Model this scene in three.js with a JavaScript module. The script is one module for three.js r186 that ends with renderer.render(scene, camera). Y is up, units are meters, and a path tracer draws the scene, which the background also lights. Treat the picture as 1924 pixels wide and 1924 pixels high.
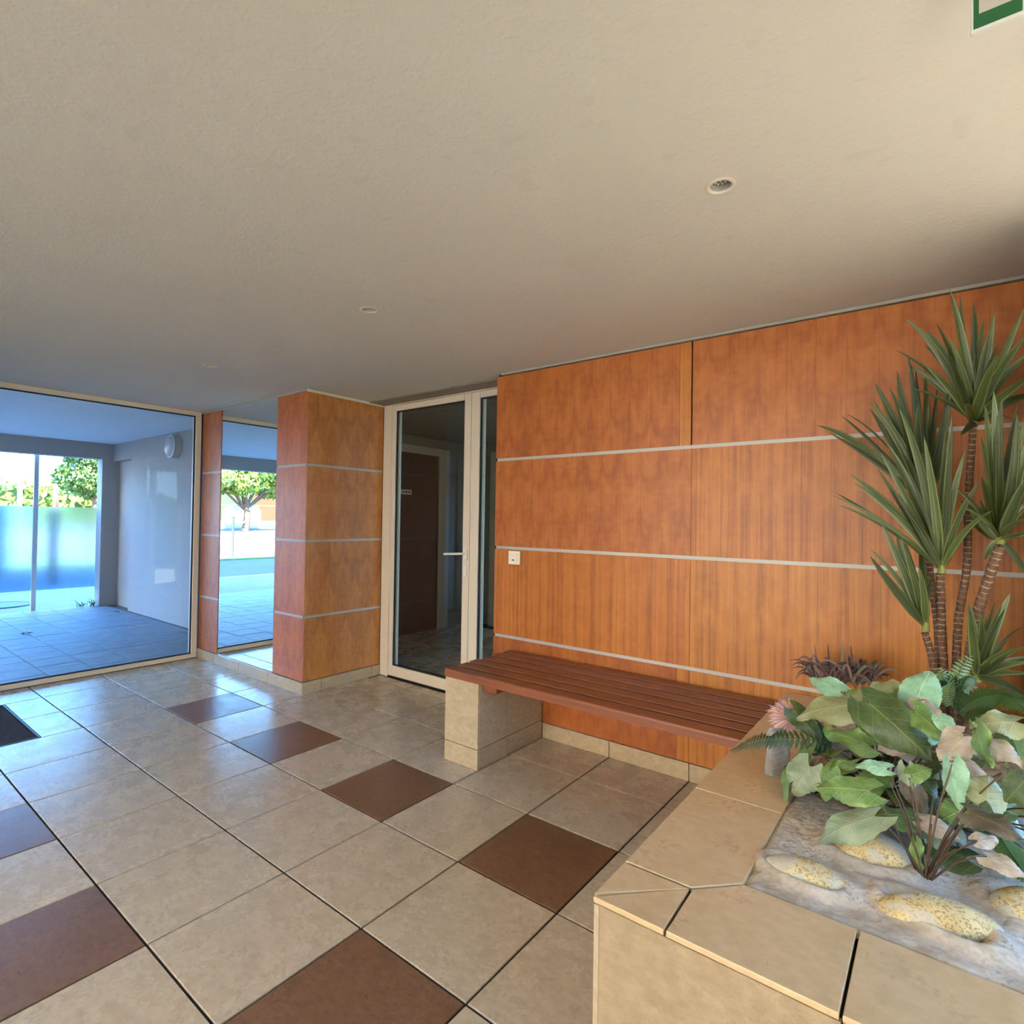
import * as THREE from 'three';
import { RoundedBoxGeometry } from 'three/addons/geometries/RoundedBoxGeometry.js';
import { mergeGeometries } from 'three/addons/utils/BufferGeometryUtils.js';

// ---------------------------------------------------------------- camera, sky, sun, exposure
// Units: T is one floor tile (0.45 m). u runs along the bench wall, v away from the camera, h up; x = u T, y = h T, z = -v T.
const T = 0.45;
const scene = new THREE.Scene();
const camera = new THREE.PerspectiveCamera(84.68, 1, 0.03, 400);
camera.rotation.order = 'YXZ';
camera.rotation.set(0.01387, 0.65614, 0.01484);
camera.position.set(3.2689 * T, 2.9095 * T, 2.5626 * T);
camera.updateMatrixWorld();
const renderer = new THREE.WebGLRenderer({ antialias: true });
renderer.toneMapping = THREE.LinearToneMapping;
renderer.toneMappingExposure = 4.05;
renderer.shadowMap.enabled = true;

const SKY = 4.0;
{
  const W = 256, H = 128, d = new Float32Array(W * H * 4);
  const mix = (a, b, t) => a + (b - a) * t;
  for (let r = 0; r < H; r++) {
    const el = Math.max(0, ((r + 0.5) / H - 0.5) * Math.PI), t = 1 - Math.exp(-el * 3.2);
    const c = [mix(0.5, 0.07, t), mix(0.95, 0.37, t), mix(1.5, 1.15, t)];
    for (let x = 0; x < W; x++) { const i = (r * W + x) * 4; d[i] = c[0]; d[i + 1] = c[1]; d[i + 2] = c[2]; d[i + 3] = 1; }
  }
  const t = new THREE.DataTexture(d, W, H, THREE.RGBAFormat, THREE.FloatType);
  t.mapping = THREE.EquirectangularReflectionMapping; t.magFilter = THREE.LinearFilter; t.minFilter = THREE.LinearFilter; t.needsUpdate = true;
  scene.background = t; scene.environment = t; scene.backgroundIntensity = SKY; scene.environmentIntensity = SKY;
}
const sun = new THREE.DirectionalLight(new THREE.Color(1.0, 0.925, 0.78), 23);
sun.position.set(30, 40.5, -26); sun.target.position.set(0, 0, 0); sun.castShadow = true;
Object.assign(sun.shadow.camera, { left: -45, right: 45, top: 45, bottom: -45, near: 1, far: 160 });
sun.shadow.mapSize.set(4096, 4096);
scene.add(sun, sun.target);

// ---------------------------------------------------------------- helpers
let seed = 7;
const rnd = () => { seed = (seed + 0x6d2b79f5) | 0; let t = Math.imul(seed ^ (seed >>> 15), 1 | seed); t = (t + Math.imul(t ^ (t >>> 7), 61 | t)) ^ t; return ((t ^ (t >>> 14)) >>> 0) / 4294967296; };
const rr = (a, b) => a + (b - a) * rnd();
const clamp = (x, a = 0, b = 1) => Math.min(b, Math.max(a, x));
const lerp = (a, b, t) => a + (b - a) * t;
const sm = (a, b, x) => { const t = clamp((x - a) / (b - a)); return t * t * (3 - 2 * t); };
const V = (u, h, v) => new THREE.Vector3(u * T, h * T, -v * T);
const used = {};
function numbered(n) { const k = used[n] = (used[n] ?? -1) + 1; return k ? n + '_' + String(k).padStart(3, '0') : n; }
function tag(o, label, category, group) { o.userData.label = label; o.userData.category = category; if (group) o.userData.group = group; return o; }
function thing(name, label, category, at, group) { const g = new THREE.Group(); g.name = numbered(name); if (at) g.position.copy(at); scene.add(g); return tag(g, label, category, group); }
function structure(name, at) { const g = new THREE.Group(); g.name = numbered(name); if (at) g.position.copy(at); g.userData.kind = 'structure'; scene.add(g); return g; }
// a mesh under a parent; geometry is in world metres unless the parent sits somewhere, then it is moved into the parent's frame
function part(parent, name, geo, mat, at, world = false) {
  const m = new THREE.Mesh(geo, mat); m.name = name; m.castShadow = m.receiveShadow = true;
  if (at) m.position.copy(at);
  if (world) { const w = new THREE.Vector3(); let p = parent; while (p && p !== scene) { w.add(p.position); p = p.parent; } m.position.sub(w); }
  parent.add(m); return m;
}
const wpart = (parent, name, geo, mat) => part(parent, name, geo, mat, null, true);
function box(u0, u1, h0, h1, v0, v1) {
  const g = new THREE.BoxGeometry((u1 - u0) * T, (h1 - h0) * T, (v1 - v0) * T); g.translate((u0 + u1) / 2 * T, (h0 + h1) / 2 * T, -(v0 + v1) / 2 * T); return metreUV(g);
}
function rbox(u0, u1, h0, h1, v0, v1, r = 0.004, seg = 2) {
  const g = new RoundedBoxGeometry((u1 - u0) * T, (h1 - h0) * T, (v1 - v0) * T, seg, r); g.translate((u0 + u1) / 2 * T, (h0 + h1) / 2 * T, -(v0 + v1) / 2 * T); return metreUV(g);
}
// uv in metres from the way a face looks
function metreUV(g, ou = 0, ov = 0, turn = false) {
  const p = g.attributes.position, n = g.attributes.normal, uv = new Float32Array(p.count * 2);
  for (let i = 0; i < p.count; i++) {
    const ax = Math.abs(n.getX(i)), ay = Math.abs(n.getY(i)), az = Math.abs(n.getZ(i));
    let a, b;
    if (ay >= ax && ay >= az) { a = p.getX(i); b = -p.getZ(i); } else if (ax >= az) { a = -p.getZ(i); b = p.getY(i); } else { a = p.getX(i); b = p.getY(i); }
    if (turn) [a, b] = [b, a];
    uv[i * 2] = a + ou; uv[i * 2 + 1] = b + ov;
  }
  g.setAttribute('uv', new THREE.BufferAttribute(uv, 2)); return g;
}
// chamfered plate in the xy plane, face at z = 0, w x hgt metres round the origin, t thick, b chamfer; uv in metres
function plate(w, hgt, t, b, ou = 0, ov = 0) {
  const X = w / 2, Y = hgt / 2, pos = [], uv = [], idx = [];
  const quad = (...q) => { const s = pos.length / 3; for (const [x, y, z] of q) { pos.push(x, y, z); uv.push(x + ou, y + ov - (z < -b ? z : 0)); } idx.push(s, s + 1, s + 2, s, s + 2, s + 3); };
  const x = X - b, y = Y - b;
  quad([-x, -y, 0], [x, -y, 0], [x, y, 0], [-x, y, 0]);
  quad([-X, -Y, -b], [X, -Y, -b], [x, -y, 0], [-x, -y, 0]); quad([X, -Y, -b], [X, Y, -b], [x, y, 0], [x, -y, 0]);
  quad([X, Y, -b], [-X, Y, -b], [-x, y, 0], [x, y, 0]); quad([-X, Y, -b], [-X, -Y, -b], [-x, -y, 0], [-x, y, 0]);
  quad([-X, -Y, -t], [X, -Y, -t], [X, -Y, -b], [-X, -Y, -b]); quad([X, -Y, -t], [X, Y, -t], [X, Y, -b], [X, -Y, -b]);
  quad([X, Y, -t], [-X, Y, -t], [-X, Y, -b], [X, Y, -b]); quad([-X, Y, -t], [-X, -Y, -t], [-X, -Y, -b], [-X, Y, -b]);
  quad([X, -Y, -t], [-X, -Y, -t], [-X, Y, -t], [X, Y, -t]);
  const g = new THREE.BufferGeometry();
  g.setAttribute('position', new THREE.Float32BufferAttribute(pos, 3)); g.setAttribute('uv', new THREE.Float32BufferAttribute(uv, 2)); g.setIndex(idx); g.computeVertexNormals(); return g;
}
// plates in tile coordinates: on a floor (face up at h), facing -v (front at v) and facing +u (front at u)
const upPlate = (u0, u1, v0, v1, h, t, b, ou, ov) => { const g = plate((u1 - u0) * T, (v1 - v0) * T, t, b, ou, ov); g.rotateX(-Math.PI / 2); g.translate((u0 + u1) / 2 * T, h * T, -(v0 + v1) / 2 * T); return g; };
const frontPlate = (u0, u1, h0, h1, v, t, b, ou = 0, ov = 0) => { const g = plate((u1 - u0) * T, (h1 - h0) * T, t, b, ou, ov); g.translate((u0 + u1) / 2 * T, (h0 + h1) / 2 * T, -v * T); return g; };
const sidePlate = (u, h0, h1, v0, v1, t, b, ou = 0, ov = 0) => { const g = plate((v1 - v0) * T, (h1 - h0) * T, t, b, ou, ov); g.rotateY(Math.PI / 2); g.translate(u * T, (h0 + h1) / 2 * T, -(v0 + v1) / 2 * T); return g; };
function tube(points, radius, seg = 16, rad = 6, taper) {
  const c = new THREE.CatmullRomCurve3(points), g = new THREE.TubeGeometry(c, seg, radius, rad, false);
  if (taper) {
    const p = g.attributes.position, q = new THREE.Vector3(), w = new THREE.Vector3();
    for (let i = 0; i <= seg; i++) { c.getPointAt(i / seg, q); const k = taper(i / seg); for (let j = 0; j <= rad; j++) { const n = i * (rad + 1) + j; w.fromBufferAttribute(p, n).sub(q).multiplyScalar(k).add(q); p.setXYZ(n, w.x, w.y, w.z); } }
    g.computeVertexNormals();
  }
  return g;
}
// a point of the place that the photograph shows at a pixel, in the upright plane at distance v
const F = 962 / Math.tan(THREE.MathUtils.degToRad(84.68 / 2));
function P(px, py, v) {
  const d = new THREE.Vector3((px - 962) / F, -(py - 962) / F, -1).applyQuaternion(camera.quaternion), o = camera.position;
  return o.clone().addScaledVector(d, (-v * T - o.z) / d.z);
}

// ---------------------------------------------------------------- computed textures
const hash = (x, y, s) => { let n = Math.imul(x, 374761393) + Math.imul(y, 668265263) + Math.imul(s, 1274126177); n = Math.imul(n ^ (n >>> 13), 1274126177); return ((n ^ (n >>> 16)) >>> 0) / 4294967296; };
function vnoise(x, y, px, py, s) {
  const ix = Math.floor(x), iy = Math.floor(y), fx = x - ix, fy = y - iy, a = fx * fx * (3 - 2 * fx), b = fy * fy * (3 - 2 * fy);
  const m = (n, k) => ((n % k) + k) % k, x0 = m(ix, px), x1 = m(ix + 1, px), y0 = m(iy, py), y1 = m(iy + 1, py);
  return lerp(lerp(hash(x0, y0, s), hash(x1, y0, s), a), lerp(hash(x0, y1, s), hash(x1, y1, s), a), b);
}
function fbm(u, v, fx, fy, oct, s, gain = 0.5) { let t = 0, a = 1, n = 0; for (let i = 0; i < oct; i++) { t += a * vnoise(u * fx, v * fy, fx, fy, s + i * 17); n += a; a *= gain; fx *= 2; fy *= 2; } return t / n; }
function texture(W, H, fn, srgb, sizeX, sizeY) {
  const d = new Uint8Array(W * H * 4);
  for (let y = 0; y < H; y++) for (let x = 0; x < W; x++) { const c = fn((x + 0.5) / W, (y + 0.5) / H, x, y), i = (y * W + x) * 4; for (let k = 0; k < 3; k++) d[i + k] = clamp(Array.isArray(c) ? c[k] : c) * 255; d[i + 3] = 255; }
  const t = new THREE.DataTexture(d, W, H); t.wrapS = t.wrapT = THREE.RepeatWrapping; t.magFilter = THREE.LinearFilter; t.minFilter = THREE.LinearMipmapLinearFilter; t.generateMipmaps = true;
  if (srgb) t.colorSpace = THREE.SRGBColorSpace;
  if (sizeX) t.repeat.set(1 / sizeX, 1 / (sizeY ?? sizeX));
  t.needsUpdate = true; return t;
}
const mixc = (a, b, t) => [lerp(a[0], b[0], t), lerp(a[1], b[1], t), lerp(a[2], b[2], t)];
const rgb = (hex) => [(hex >> 16 & 255) / 255, (hex >> 8 & 255) / 255, (hex & 255) / 255];
const std = (o) => new THREE.MeshStandardMaterial(o);
const phys = (o) => new THREE.MeshPhysicalMaterial(o);

// porcelain floor tile: mottled, with fine fibres and pits
const tileMap = (a, b, c, s) => texture(1024, 1024, (u, v) => {
  const big = fbm(u, v, 4, 5, 4, s), fine = fbm(u, v, 40, 60, 3, s + 50), fib = fbm(u + 0.06 * fbm(u, v, 9, 9, 2, s + 3), v, 34, 90, 3, s + 90, 0.75), pit = fbm(u, v, 210, 190, 2, s + 130, 0.7), mid = fbm(u, v, 14, 17, 4, s + 60, 0.7);
  let k = mixc(rgb(a), rgb(b), sm(0.1, 0.9, big * 0.4 + mid * 0.35 + fine * 0.25));
  k = mixc(k, rgb(c), 0.3 * sm(0.3, 0.9, fib) * sm(0.25, 0.75, mid) + 0.3 * sm(0.5, 0.85, pit) * sm(0.3, 0.7, big));
  const w = 0.96 + 0.08 * fine; return [k[0] * w, k[1] * w, k[2] * w];
}, true, 0.9);
const tileRough = texture(512, 512, (u, v) => 0.62 + 0.24 * (fbm(u, v, 10, 14, 4, 77) - 0.5) + 0.12 * (fbm(u, v, 90, 90, 2, 5) - 0.5), false, 0.9);
const tileBump = texture(512, 512, (u, v) => 0.7 * fbm(u, v, 30, 44, 4, 21) + 0.3 * fbm(u, v, 4, 4, 2, 22), false, 0.9);
const lightTile = std({ map: tileMap(0xbcaa90, 0xcbbaa0, 0xa39078, 1), roughness: 0.44, roughnessMap: tileRough, bumpMap: tileBump, bumpScale: 0.0004 });
const darkTile = std({ map: tileMap(0x73533b, 0x8a664c, 0x54392a, 11), roughness: 0.55, roughnessMap: tileRough, bumpMap: tileBump, bumpScale: 0.0005 });
const wallTile = std({ map: tileMap(0xac9675, 0xc6b08e, 0x8c7355, 5), roughness: 0.55, roughnessMap: tileRough, bumpMap: tileBump, bumpScale: 0.0005 });
const frontTile = std({ map: wallTile.map, color: 0xe6e0da, roughness: 0.55, roughnessMap: tileRough, bumpMap: tileBump, bumpScale: 0.0005 });
const rimTile = std({ map: tileMap(0xc8a574, 0xd5b588, 0xc4a072, 8), roughness: 0.5, roughnessMap: tileRough, bumpMap: tileBump, bumpScale: 0.0004 });
const grout = std({ color: 0x2b2621, roughness: 0.95 });
const paleGrout = std({ color: 0x5f574a, roughness: 0.95 });

// cherry veneer in book-matched leaves, grain upright; 1.2 m x 1.2 m
function veneer(s, flame, stripe, a, b, c) {
  const N = 10;
  return texture(1024, 1024, (u, v) => {
    const k = u * N, leaf = Math.floor(k), f = k - leaf, w = leaf % 2 ? 1 - f : f, tone = hash(leaf, 3, s);
    const warp = 0.25 * (fbm(u, v, 6, 3, 3, s + 2) - 0.5);
    const cath = Math.abs(w - 0.5) * 2, arch = fbm(w * 0.5 + 0.25, (v + hash(leaf, 9, s) * 0.08 + (1 - cath * cath) * 0.09 * flame + warp * 0.05) % 1, 3, 14, 3, s + 31);
    const line = fbm((w * 0.1 + warp * 0.03 + tone * 0.4) % 1, v, 110, 2, 2, s + 7), fig = fbm(u, v, 70, 46, 2, s + 13), poreN = fbm(u, v, 340, 14, 2, s + 19), curl = fbm(u, v, 26, 60, 3, s + 43);
    let t = 0.5 + stripe * (line - 0.5) * 0.8 + flame * (arch - 0.5) * 0.7 + (fig - 0.5) * 0.12 + flame * (curl - 0.5) * 0.3 + (tone - 0.5) * 0.16;
    let col = t < 0.5 ? mixc(rgb(a), rgb(b), clamp(t * 2)) : mixc(rgb(b), rgb(c), clamp(t * 2 - 1));
    const pr = 1 - 0.07 * sm(0.55, 0.85, poreN) - 0.13 * sm(0.025, 0.0, Math.min(f, 1 - f));
    return [col[0] * pr, col[1] * pr, col[2] * pr];
  }, true, 1.2);
}
const veneerA = veneer(3, 1.0, 0.3, 0x9c5b26, 0xb87534, 0xca8b45);
const veneerB = veneer(37, 0.45, 1.0, 0x9a5c22, 0xbf7b32, 0xd69847);
const veneerBump = texture(512, 512, (u, v) => fbm(u, v, 220, 10, 2, 400), false, 1.2);
const panelMat = (map, tint) => std({ map, color: tint, roughness: 0.42, bumpMap: veneerBump, bumpScale: 0.00015 });
const panelRed = panelMat(veneerA, 0xf4dacb), panelGold = panelMat(veneerB, 0xf6e8ce), panelDark = panelMat(veneerA, 0xe8c8b4), panelStripe = panelMat(veneerB, 0xf0d8bf);
const edgeWood = std({ color: 0x7a4a25, roughness: 0.6 });

const benchMap = texture(1024, 512, (u, v) => {
  const g = fbm(u, v, 3, 120, 4, 61), m = fbm(u, v, 6, 14, 4, 67), w = sm(0.66, 0.8, fbm(u, v, 18, 60, 3, 71));
  let c = mixc(rgb(0x5e2d18), rgb(0x9a5631), clamp(0.3 + 0.3 * g + 0.35 * m));
  c = mixc(c, rgb(0xb27548), 0.25 * w); return c;
}, true, 1.4, 0.35);
const benchWood = phys({ map: benchMap, roughness: 0.42, clearcoat: 0.12, clearcoatRoughness: 0.35 });

const stipple = texture(1024, 1024, (u, v) => 0.55 * fbm(u, v, 120, 120, 3, 201) + 0.45 * sm(0.45, 0.75, fbm(u, v, 60, 60, 3, 207)), false, 0.7);
const ceilingMap = texture(1024, 1024, (u, v) => {
  const k = 0.985 + 0.03 * (fbm(u, v, 6, 6, 4, 211) - 0.5), st = sm(0.8, 0.86, fbm(u, v, 40, 52, 2, 217)) * 0.015; return [0.815 * k - st, 0.795 * k - st, 0.74 * k - st];
}, true, 3);
const ceilingMat = std({ map: ceilingMap, roughness: 0.92, bumpMap: stipple, bumpScale: 0.0006 });
const plaster = std({ color: 0xd8d2c4, roughness: 0.92, bumpMap: stipple, bumpScale: 0.001 });
const stucco = std({ color: 0x989996, roughness: 0.95, bumpMap: texture(512, 512, (u, v) => fbm(u, v, 50, 50, 3, 231), false, 0.5), bumpScale: 0.004 });
const whiteFrame = std({ color: 0xdccdb8, roughness: 0.38 });
const gasket = std({ color: 0x14171a, roughness: 0.7 });
const alu = std({ color: 0xb9b4ac, metalness: 0.6, roughness: 0.6 });
const trimMat = std({ color: 0xa39c8d, roughness: 0.5 });
const glass = phys({ color: 0xffffff, transmission: 1, thickness: 0, roughness: 0, ior: 1.5, metalness: 0 });
const doorGlass = phys({ color: 0xdfe4e2, transmission: 1, thickness: 0, roughness: 0, ior: 1.5 });
const mirrorMat = std({ color: 0xe8efee, metalness: 1, roughness: 0.0 });
const blackRubber = std({ color: 0x1a1a1b, roughness: 0.85 });

// ---------------------------------------------------------------- floor
const floor = structure('floor');
wpart(floor, 'grout_bed', box(-9.1, 4.3, -0.45, -0.013, -6.2, 9.6), grout);
{
  const J = 0.009, dark = new Set(['-6,1', '-4,1', '-2,1', '0,1', '0,-1', '-2,-2', '-4,-2', '0,-3', '2,-3']);
  for (let i = -9; i < 4; i++) for (let j = -6; j < 5; j++) {
    let u0 = Math.max(i, -8.83), u1 = Math.min(i + 1, 4.0), v0 = j, v1 = j + 1;
    if (j === 4) { v1 = 4.25; if (i < -5.0) continue; if (i === -6) continue; }
    if (i >= -8 && i < -6 && j < 0 && j >= -3) { if (j === -1) v0 = -0.46, v1 = 0; else continue; if (v0 > -0.46) continue; v0 = -0.455; }
    if (u1 - u0 < 0.05) continue;
    const d = dark.has(i + ',' + j);
    const t = wpart(floor, 'floor_tile', upPlate(u0 + J, u1 - J, v0 + J, v1 - J, 0, 0.01, 0.0012, rr(0, 9), rr(0, 9)), d ? darkTile : lightTile);
    if (d) t.userData.label = 'dark brown floor tile';
  }
}
const mat = thing('door_mat', 'dark grey recessed door mat sunk in the tiled floor at the left edge', 'mat', V(-7, 0, -1.7));
{
  const ribs = [], M = std({ color: 0x35302e, roughness: 0.97, bumpMap: stipple, bumpScale: 0.004 });
  for (let k = 0; k < 38; k++) ribs.push(rbox(-7.97 + k * 0.0518, -7.97 + k * 0.0518 + 0.045, -0.012, -0.002, -2.97, -0.49, 0.0015, 1));
  wpart(mat, 'carpet_ribs', mergeGeometries(ribs), M);
  const E = [box(-8, -7.98, -0.012, 0.004, -3, -0.46), box(-6.02, -6, -0.012, 0.004, -3, -0.46), box(-8, -6, -0.012, 0.004, -0.48, -0.46), box(-8, -6, -0.012, 0.004, -3, -2.98)];
  wpart(mat, 'edge_frame', mergeGeometries(E), std({ color: 0x4b4a4c, metalness: 0.6, roughness: 0.5 }));
}

// ---------------------------------------------------------------- ceiling with round holes for the downlights
const SPOTS = [[2.15, 0.985], [-1.37, 1.035], [-4.94, 1.08]];
const ceiling = structure('ceiling');
{
  const s = new THREE.Shape(); s.moveTo(-9.1 * T, 6.2 * T); s.lineTo(4.3 * T, 6.2 * T); s.lineTo(4.3 * T, -4.45 * T); s.lineTo(-9.1 * T, -4.45 * T); s.closePath();
  for (const [u, v] of SPOTS) { const h = new THREE.Path(); h.absarc(u * T, -v * T, 0.062 * T, 0, Math.PI * 2, true); s.holes.push(h); }
  const g = new THREE.ExtrudeGeometry(s, { depth: 0.12, bevelEnabled: false, curveSegments: 32 }); g.rotateX(Math.PI / 2); g.translate(0, 5.02 * T + 0.12, 0);
  wpart(ceiling, 'ceiling_slab', g, ceilingMat);
  wpart(ceiling, 'ceiling_cover', box(-9.1, 4.3, 5.6, 5.75, -6.2, 9.6), plaster);
}
const ringGeo = new THREE.LatheGeometry([[0.0272, 0.03], [0.0272, 0.004], [0.0285, -0.001], [0.035, -0.003], [0.0415, -0.0018], [0.0425, 0.0006]].map(([a, b]) => new THREE.Vector2(a, b)), 40);
const bowlGeo = new THREE.LatheGeometry([[0.0268, 0.002], [0.0262, 0.016], [0.0245, 0.018], [0.024, 0.0145]].map(([a, b]) => new THREE.Vector2(a, b)), 32);
const lensGeo = new THREE.CylinderGeometry(0.0243, 0.0243, 0.004, 32);
const whiteEnamel = std({ color: 0xd9d2c0, roughness: 0.4, side: THREE.DoubleSide }), bowlMat = std({ color: 0xc8c2b2, roughness: 0.35, metalness: 0.3, side: THREE.DoubleSide }), lensMat = std({ color: 0x6c6a60, roughness: 0.35 });
const ledMat = std({ color: 0xe8e4d4, roughness: 0.25 }), ledGeo = new THREE.SphereGeometry(0.0026, 10, 6);
['largest round recessed downlight, nearest the camera, switched off in the plaster ceiling', 'middle of the three round recessed downlights in the ceiling, switched off', 'farthest and smallest round recessed downlight near the big window'].forEach((label, i) => {
  const d = thing('downlight', label, 'ceiling light', V(SPOTS[i][0], 5.02, SPOTS[i][1]), 'recessed ceiling downlights');
  part(d, 'trim_ring', ringGeo, whiteEnamel); part(d, 'bowl', bowlGeo, bowlMat);
  const l = part(d, 'lens', lensGeo, lensMat, new THREE.Vector3(0, 0.0165, 0));
  for (let k = 0; k < 9; k++) { const a = k * 0.785, r = k === 8 ? 0 : 0.014; part(l, 'led', ledGeo, ledMat, new THREE.Vector3(r * Math.cos(a), -0.0022, r * Math.sin(a))); }
});

// ---------------------------------------------------------------- bench wall (right) with veneer panels and metal strips
const ROWS = [[0.2, 1.235], [1.275, 2.49], [2.53, 3.75], [3.79, 4.975]];
const STRIPS = [1.255, 2.51, 3.77];
const wallBack = structure('wall_back');
wpart(wallBack, 'wall_core', box(-1.88, 4.3, 0, 5.02, 3.775, 4.4), std({ color: 0x2a1c12, roughness: 0.9 }));
wpart(wallBack, 'wall_return', box(-1.885, -1.85, 0.2, 4.955, 3.745, 4.25), edgeWood);
{
  const G = 0.004, mats = [[panelDark, panelGold], [panelStripe, panelGold], [panelRed, panelStripe], [panelRed, panelRed]];
  ROWS.forEach(([h0, h1], r) => {
    const cuts = r === 3 ? [[-1.885, 0.84], [0.84, 0.975], [0.99, 3.99]] : r === 0 ? [[-1.885, 0.84], [0.84, 0.985], [0.985, 3.99]] : [[-1.885, 0.985], [0.985, 3.99]];
    cuts.forEach(([a, b], c) => {
      const pale = cuts.length === 3 && c === 1;
      wpart(wallBack, 'wood_panel', frontPlate(a + (c ? 0.0015 : 0), b - 0.0015, h0, h1, 3.735, 0.016, 0.0006, rr(0, 1.2), rr(0, 1.2)), pale ? panelGold : mats[r][b > 1 ? 1 : 0]);
    });
  });
  for (const h of STRIPS) {
    wpart(wallBack, 'metal_strip', rbox(-1.86, 3.99, h - 0.0205, h + 0.0205, 3.738, 3.77, 0.0008, 1), alu);
    wpart(wallBack, 'strip_end_cap', box(-1.888, -1.86, h - 0.02, h + 0.02, 3.738, 3.77), gasket);
  }
  for (let k = -2; k < 4; k++) wpart(wallBack, 'skirting_tile', frontPlate(Math.max(k, -1.88) + 0.005, k + 0.995, 0.0, 0.195, 3.715, 0.018, 0.001, rr(0, 9), rr(0, 9)), wallTile);
}
const trim1 = structure('trim_1'); wpart(trim1, 'ceiling_trim', rbox(-1.8, 3.99, 4.986, 5.018, 3.712, 3.775, 0.002, 1), trimMat);

// ---------------------------------------------------------------- pier between window and doors
const pier = structure('wall_pier');
wpart(pier, 'wall_core', box(-9.2, -5.09, 0, 5.02, 2.73, 4.4), std({ color: 0x2a1c12, roughness: 0.9 }));
{
  const sideMat = panelMat(veneerA, 0xffffff), frontMat = panelMat(veneerA, 0xfad9c4);
  ROWS.forEach(([h0, h1], r) => {
    const top = r === 3 ? 5.0 : h1;
    wpart(pier, 'wood_panel', frontPlate(-8.83, -8.03, h0, top, 2.69, 0.016, 0.0006, rr(0, 1.2), rr(0, 1.2)), frontMat);
    wpart(pier, 'wood_panel', frontPlate(-5.985, -5.0555, h0, top, 2.69, 0.016, 0.0006, rr(0, 1.2), rr(0, 1.2)), frontMat);
    wpart(pier, 'wood_panel', sidePlate(-5.05, h0, top, 2.6915, 4.262, 0.016, 0.0006, rr(0, 1.2), rr(0, 1.2)), sideMat);
  });
  for (const h of STRIPS) {
    wpart(pier, 'metal_strip', rbox(-8.83, -8.04, h - 0.0205, h + 0.0205, 2.693, 2.725, 0.0008, 1), alu);
    wpart(pier, 'metal_strip', rbox(-5.965, -5.054, h - 0.0205, h + 0.0205, 2.693, 2.725, 0.0008, 1), alu);
    wpart(pier, 'metal_strip', rbox(-5.085, -5.053, h - 0.0205, h + 0.0205, 2.693, 4.262, 0.0008, 1), alu);
    wpart(pier, 'strip_end_cap', box(-5.988, -5.965, h - 0.02, h + 0.02, 2.693, 2.725), gasket);
  }
  for (const [a, b] of [[-8.83, -8.11], [-8.11, -7.11], [-7.11, -6.11], [-6.11, -5.032]]) wpart(pier, 'skirting_tile', frontPlate(a + 0.004, b - 0.004, 0, 0.19, 2.665, 0.018, 0.001, rr(0, 9), rr(0, 9)), wallTile);
  for (const [a, b] of [[2.668, 3.03], [3.03, 4.08], [4.08, 4.262]]) wpart(pier, 'skirting_tile', sidePlate(-5.03, 0, 0.19, a + 0.004, b - 0.004, 0.018, 0.001, rr(0, 9), rr(0, 9)), wallTile);
}
const trim2 = structure('trim_2');
wpart(trim2, 'ceiling_trim', rbox(-8.83, -5.04, 4.985, 5.018, 2.672, 2.73, 0.002, 1), trimMat);
wpart(trim2, 'ceiling_trim', rbox(-5.06, -5.035, 4.975, 5.018, 2.672, 4.26, 0.002, 1), std({ color: 0xd8cfbb, roughness: 0.5 }));
const mirror = thing('mirror', 'tall frameless mirror between two wood panels of the pier by the big window', 'mirror', V(-7.01, 0.19, 2.705));
wpart(mirror, 'mirror_glass', frontPlate(-8.02, -5.995, 0.195, 5.0, 2.700, 0.006, 0.001), mirrorMat);

// ---------------------------------------------------------------- big left window, glazed entrance beside it, walls that close the room
function glazing(name, u, out, panes, h0, h1, frameW, mat = whiteFrame, gl = glass) {   // upright glazing in the plane u, panes along v
  const g = structure(name), d = 0.16 * out, lo = Math.min(u, u + d), hi = Math.max(u, u + d);
  const v0 = panes[0][0] - frameW, v1 = panes.at(-1)[1] + frameW;
  wpart(g, 'window_frame', rbox(lo, hi, h1, h1 + frameW * 0.9, v0, v1, 0.004), mat);
  wpart(g, 'window_frame', rbox(lo, hi, h0 - frameW * 0.8, h0, v0, v1, 0.004), mat);
  const ups = [[v0, panes[0][0]], ...panes.slice(1).map((p, i) => [panes[i][1], p[0]]), [panes.at(-1)[1], v1]];
  for (const [a, b] of ups) wpart(g, 'window_frame', rbox(lo, hi, h0, h1, a, b, 0.004), mat);
  for (const [a, b] of panes) {
    const q = u + d * 0.3, s = 0.022;
    wpart(g, 'gasket', mergeGeometries([box(q - 0.012, q + 0.012, h0, h0 + s, a, b), box(q - 0.012, q + 0.012, h1 - s, h1, a, b), box(q - 0.012, q + 0.012, h0, h1, a, a + s), box(q - 0.012, q + 0.012, h0, h1, b - s, b)]), gasket);
    const p = new THREE.PlaneGeometry((b - a) * T, (h1 - h0) * T); p.rotateY(-Math.PI / 2 * out); p.translate(q * T, (h0 + h1) / 2 * T, -(a + b) / 2 * T);
    wpart(g, 'glass_pane', p, gl);
  }
  return g;
}
glazing('window_1', -8.83, -1, [[-0.62, 2.555]], 0.095, 4.935, 0.105);
glazing('door_2', -8.83, -1, [[-2.9, -1.9], [-1.72, -0.84]], 0.12, 4.9, 0.11);
const wallLeft = structure('wall_left'); wpart(wallLeft, 'wall_block', box(-9.2, -8.83, 0, 5.6, -6.2, -3.02), plaster); wpart(wallLeft, 'wall_lintel', box(-9.2, -8.83, 5.03, 5.6, -3.02, 2.73), plaster);
const wallFront = structure('wall_front');
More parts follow.
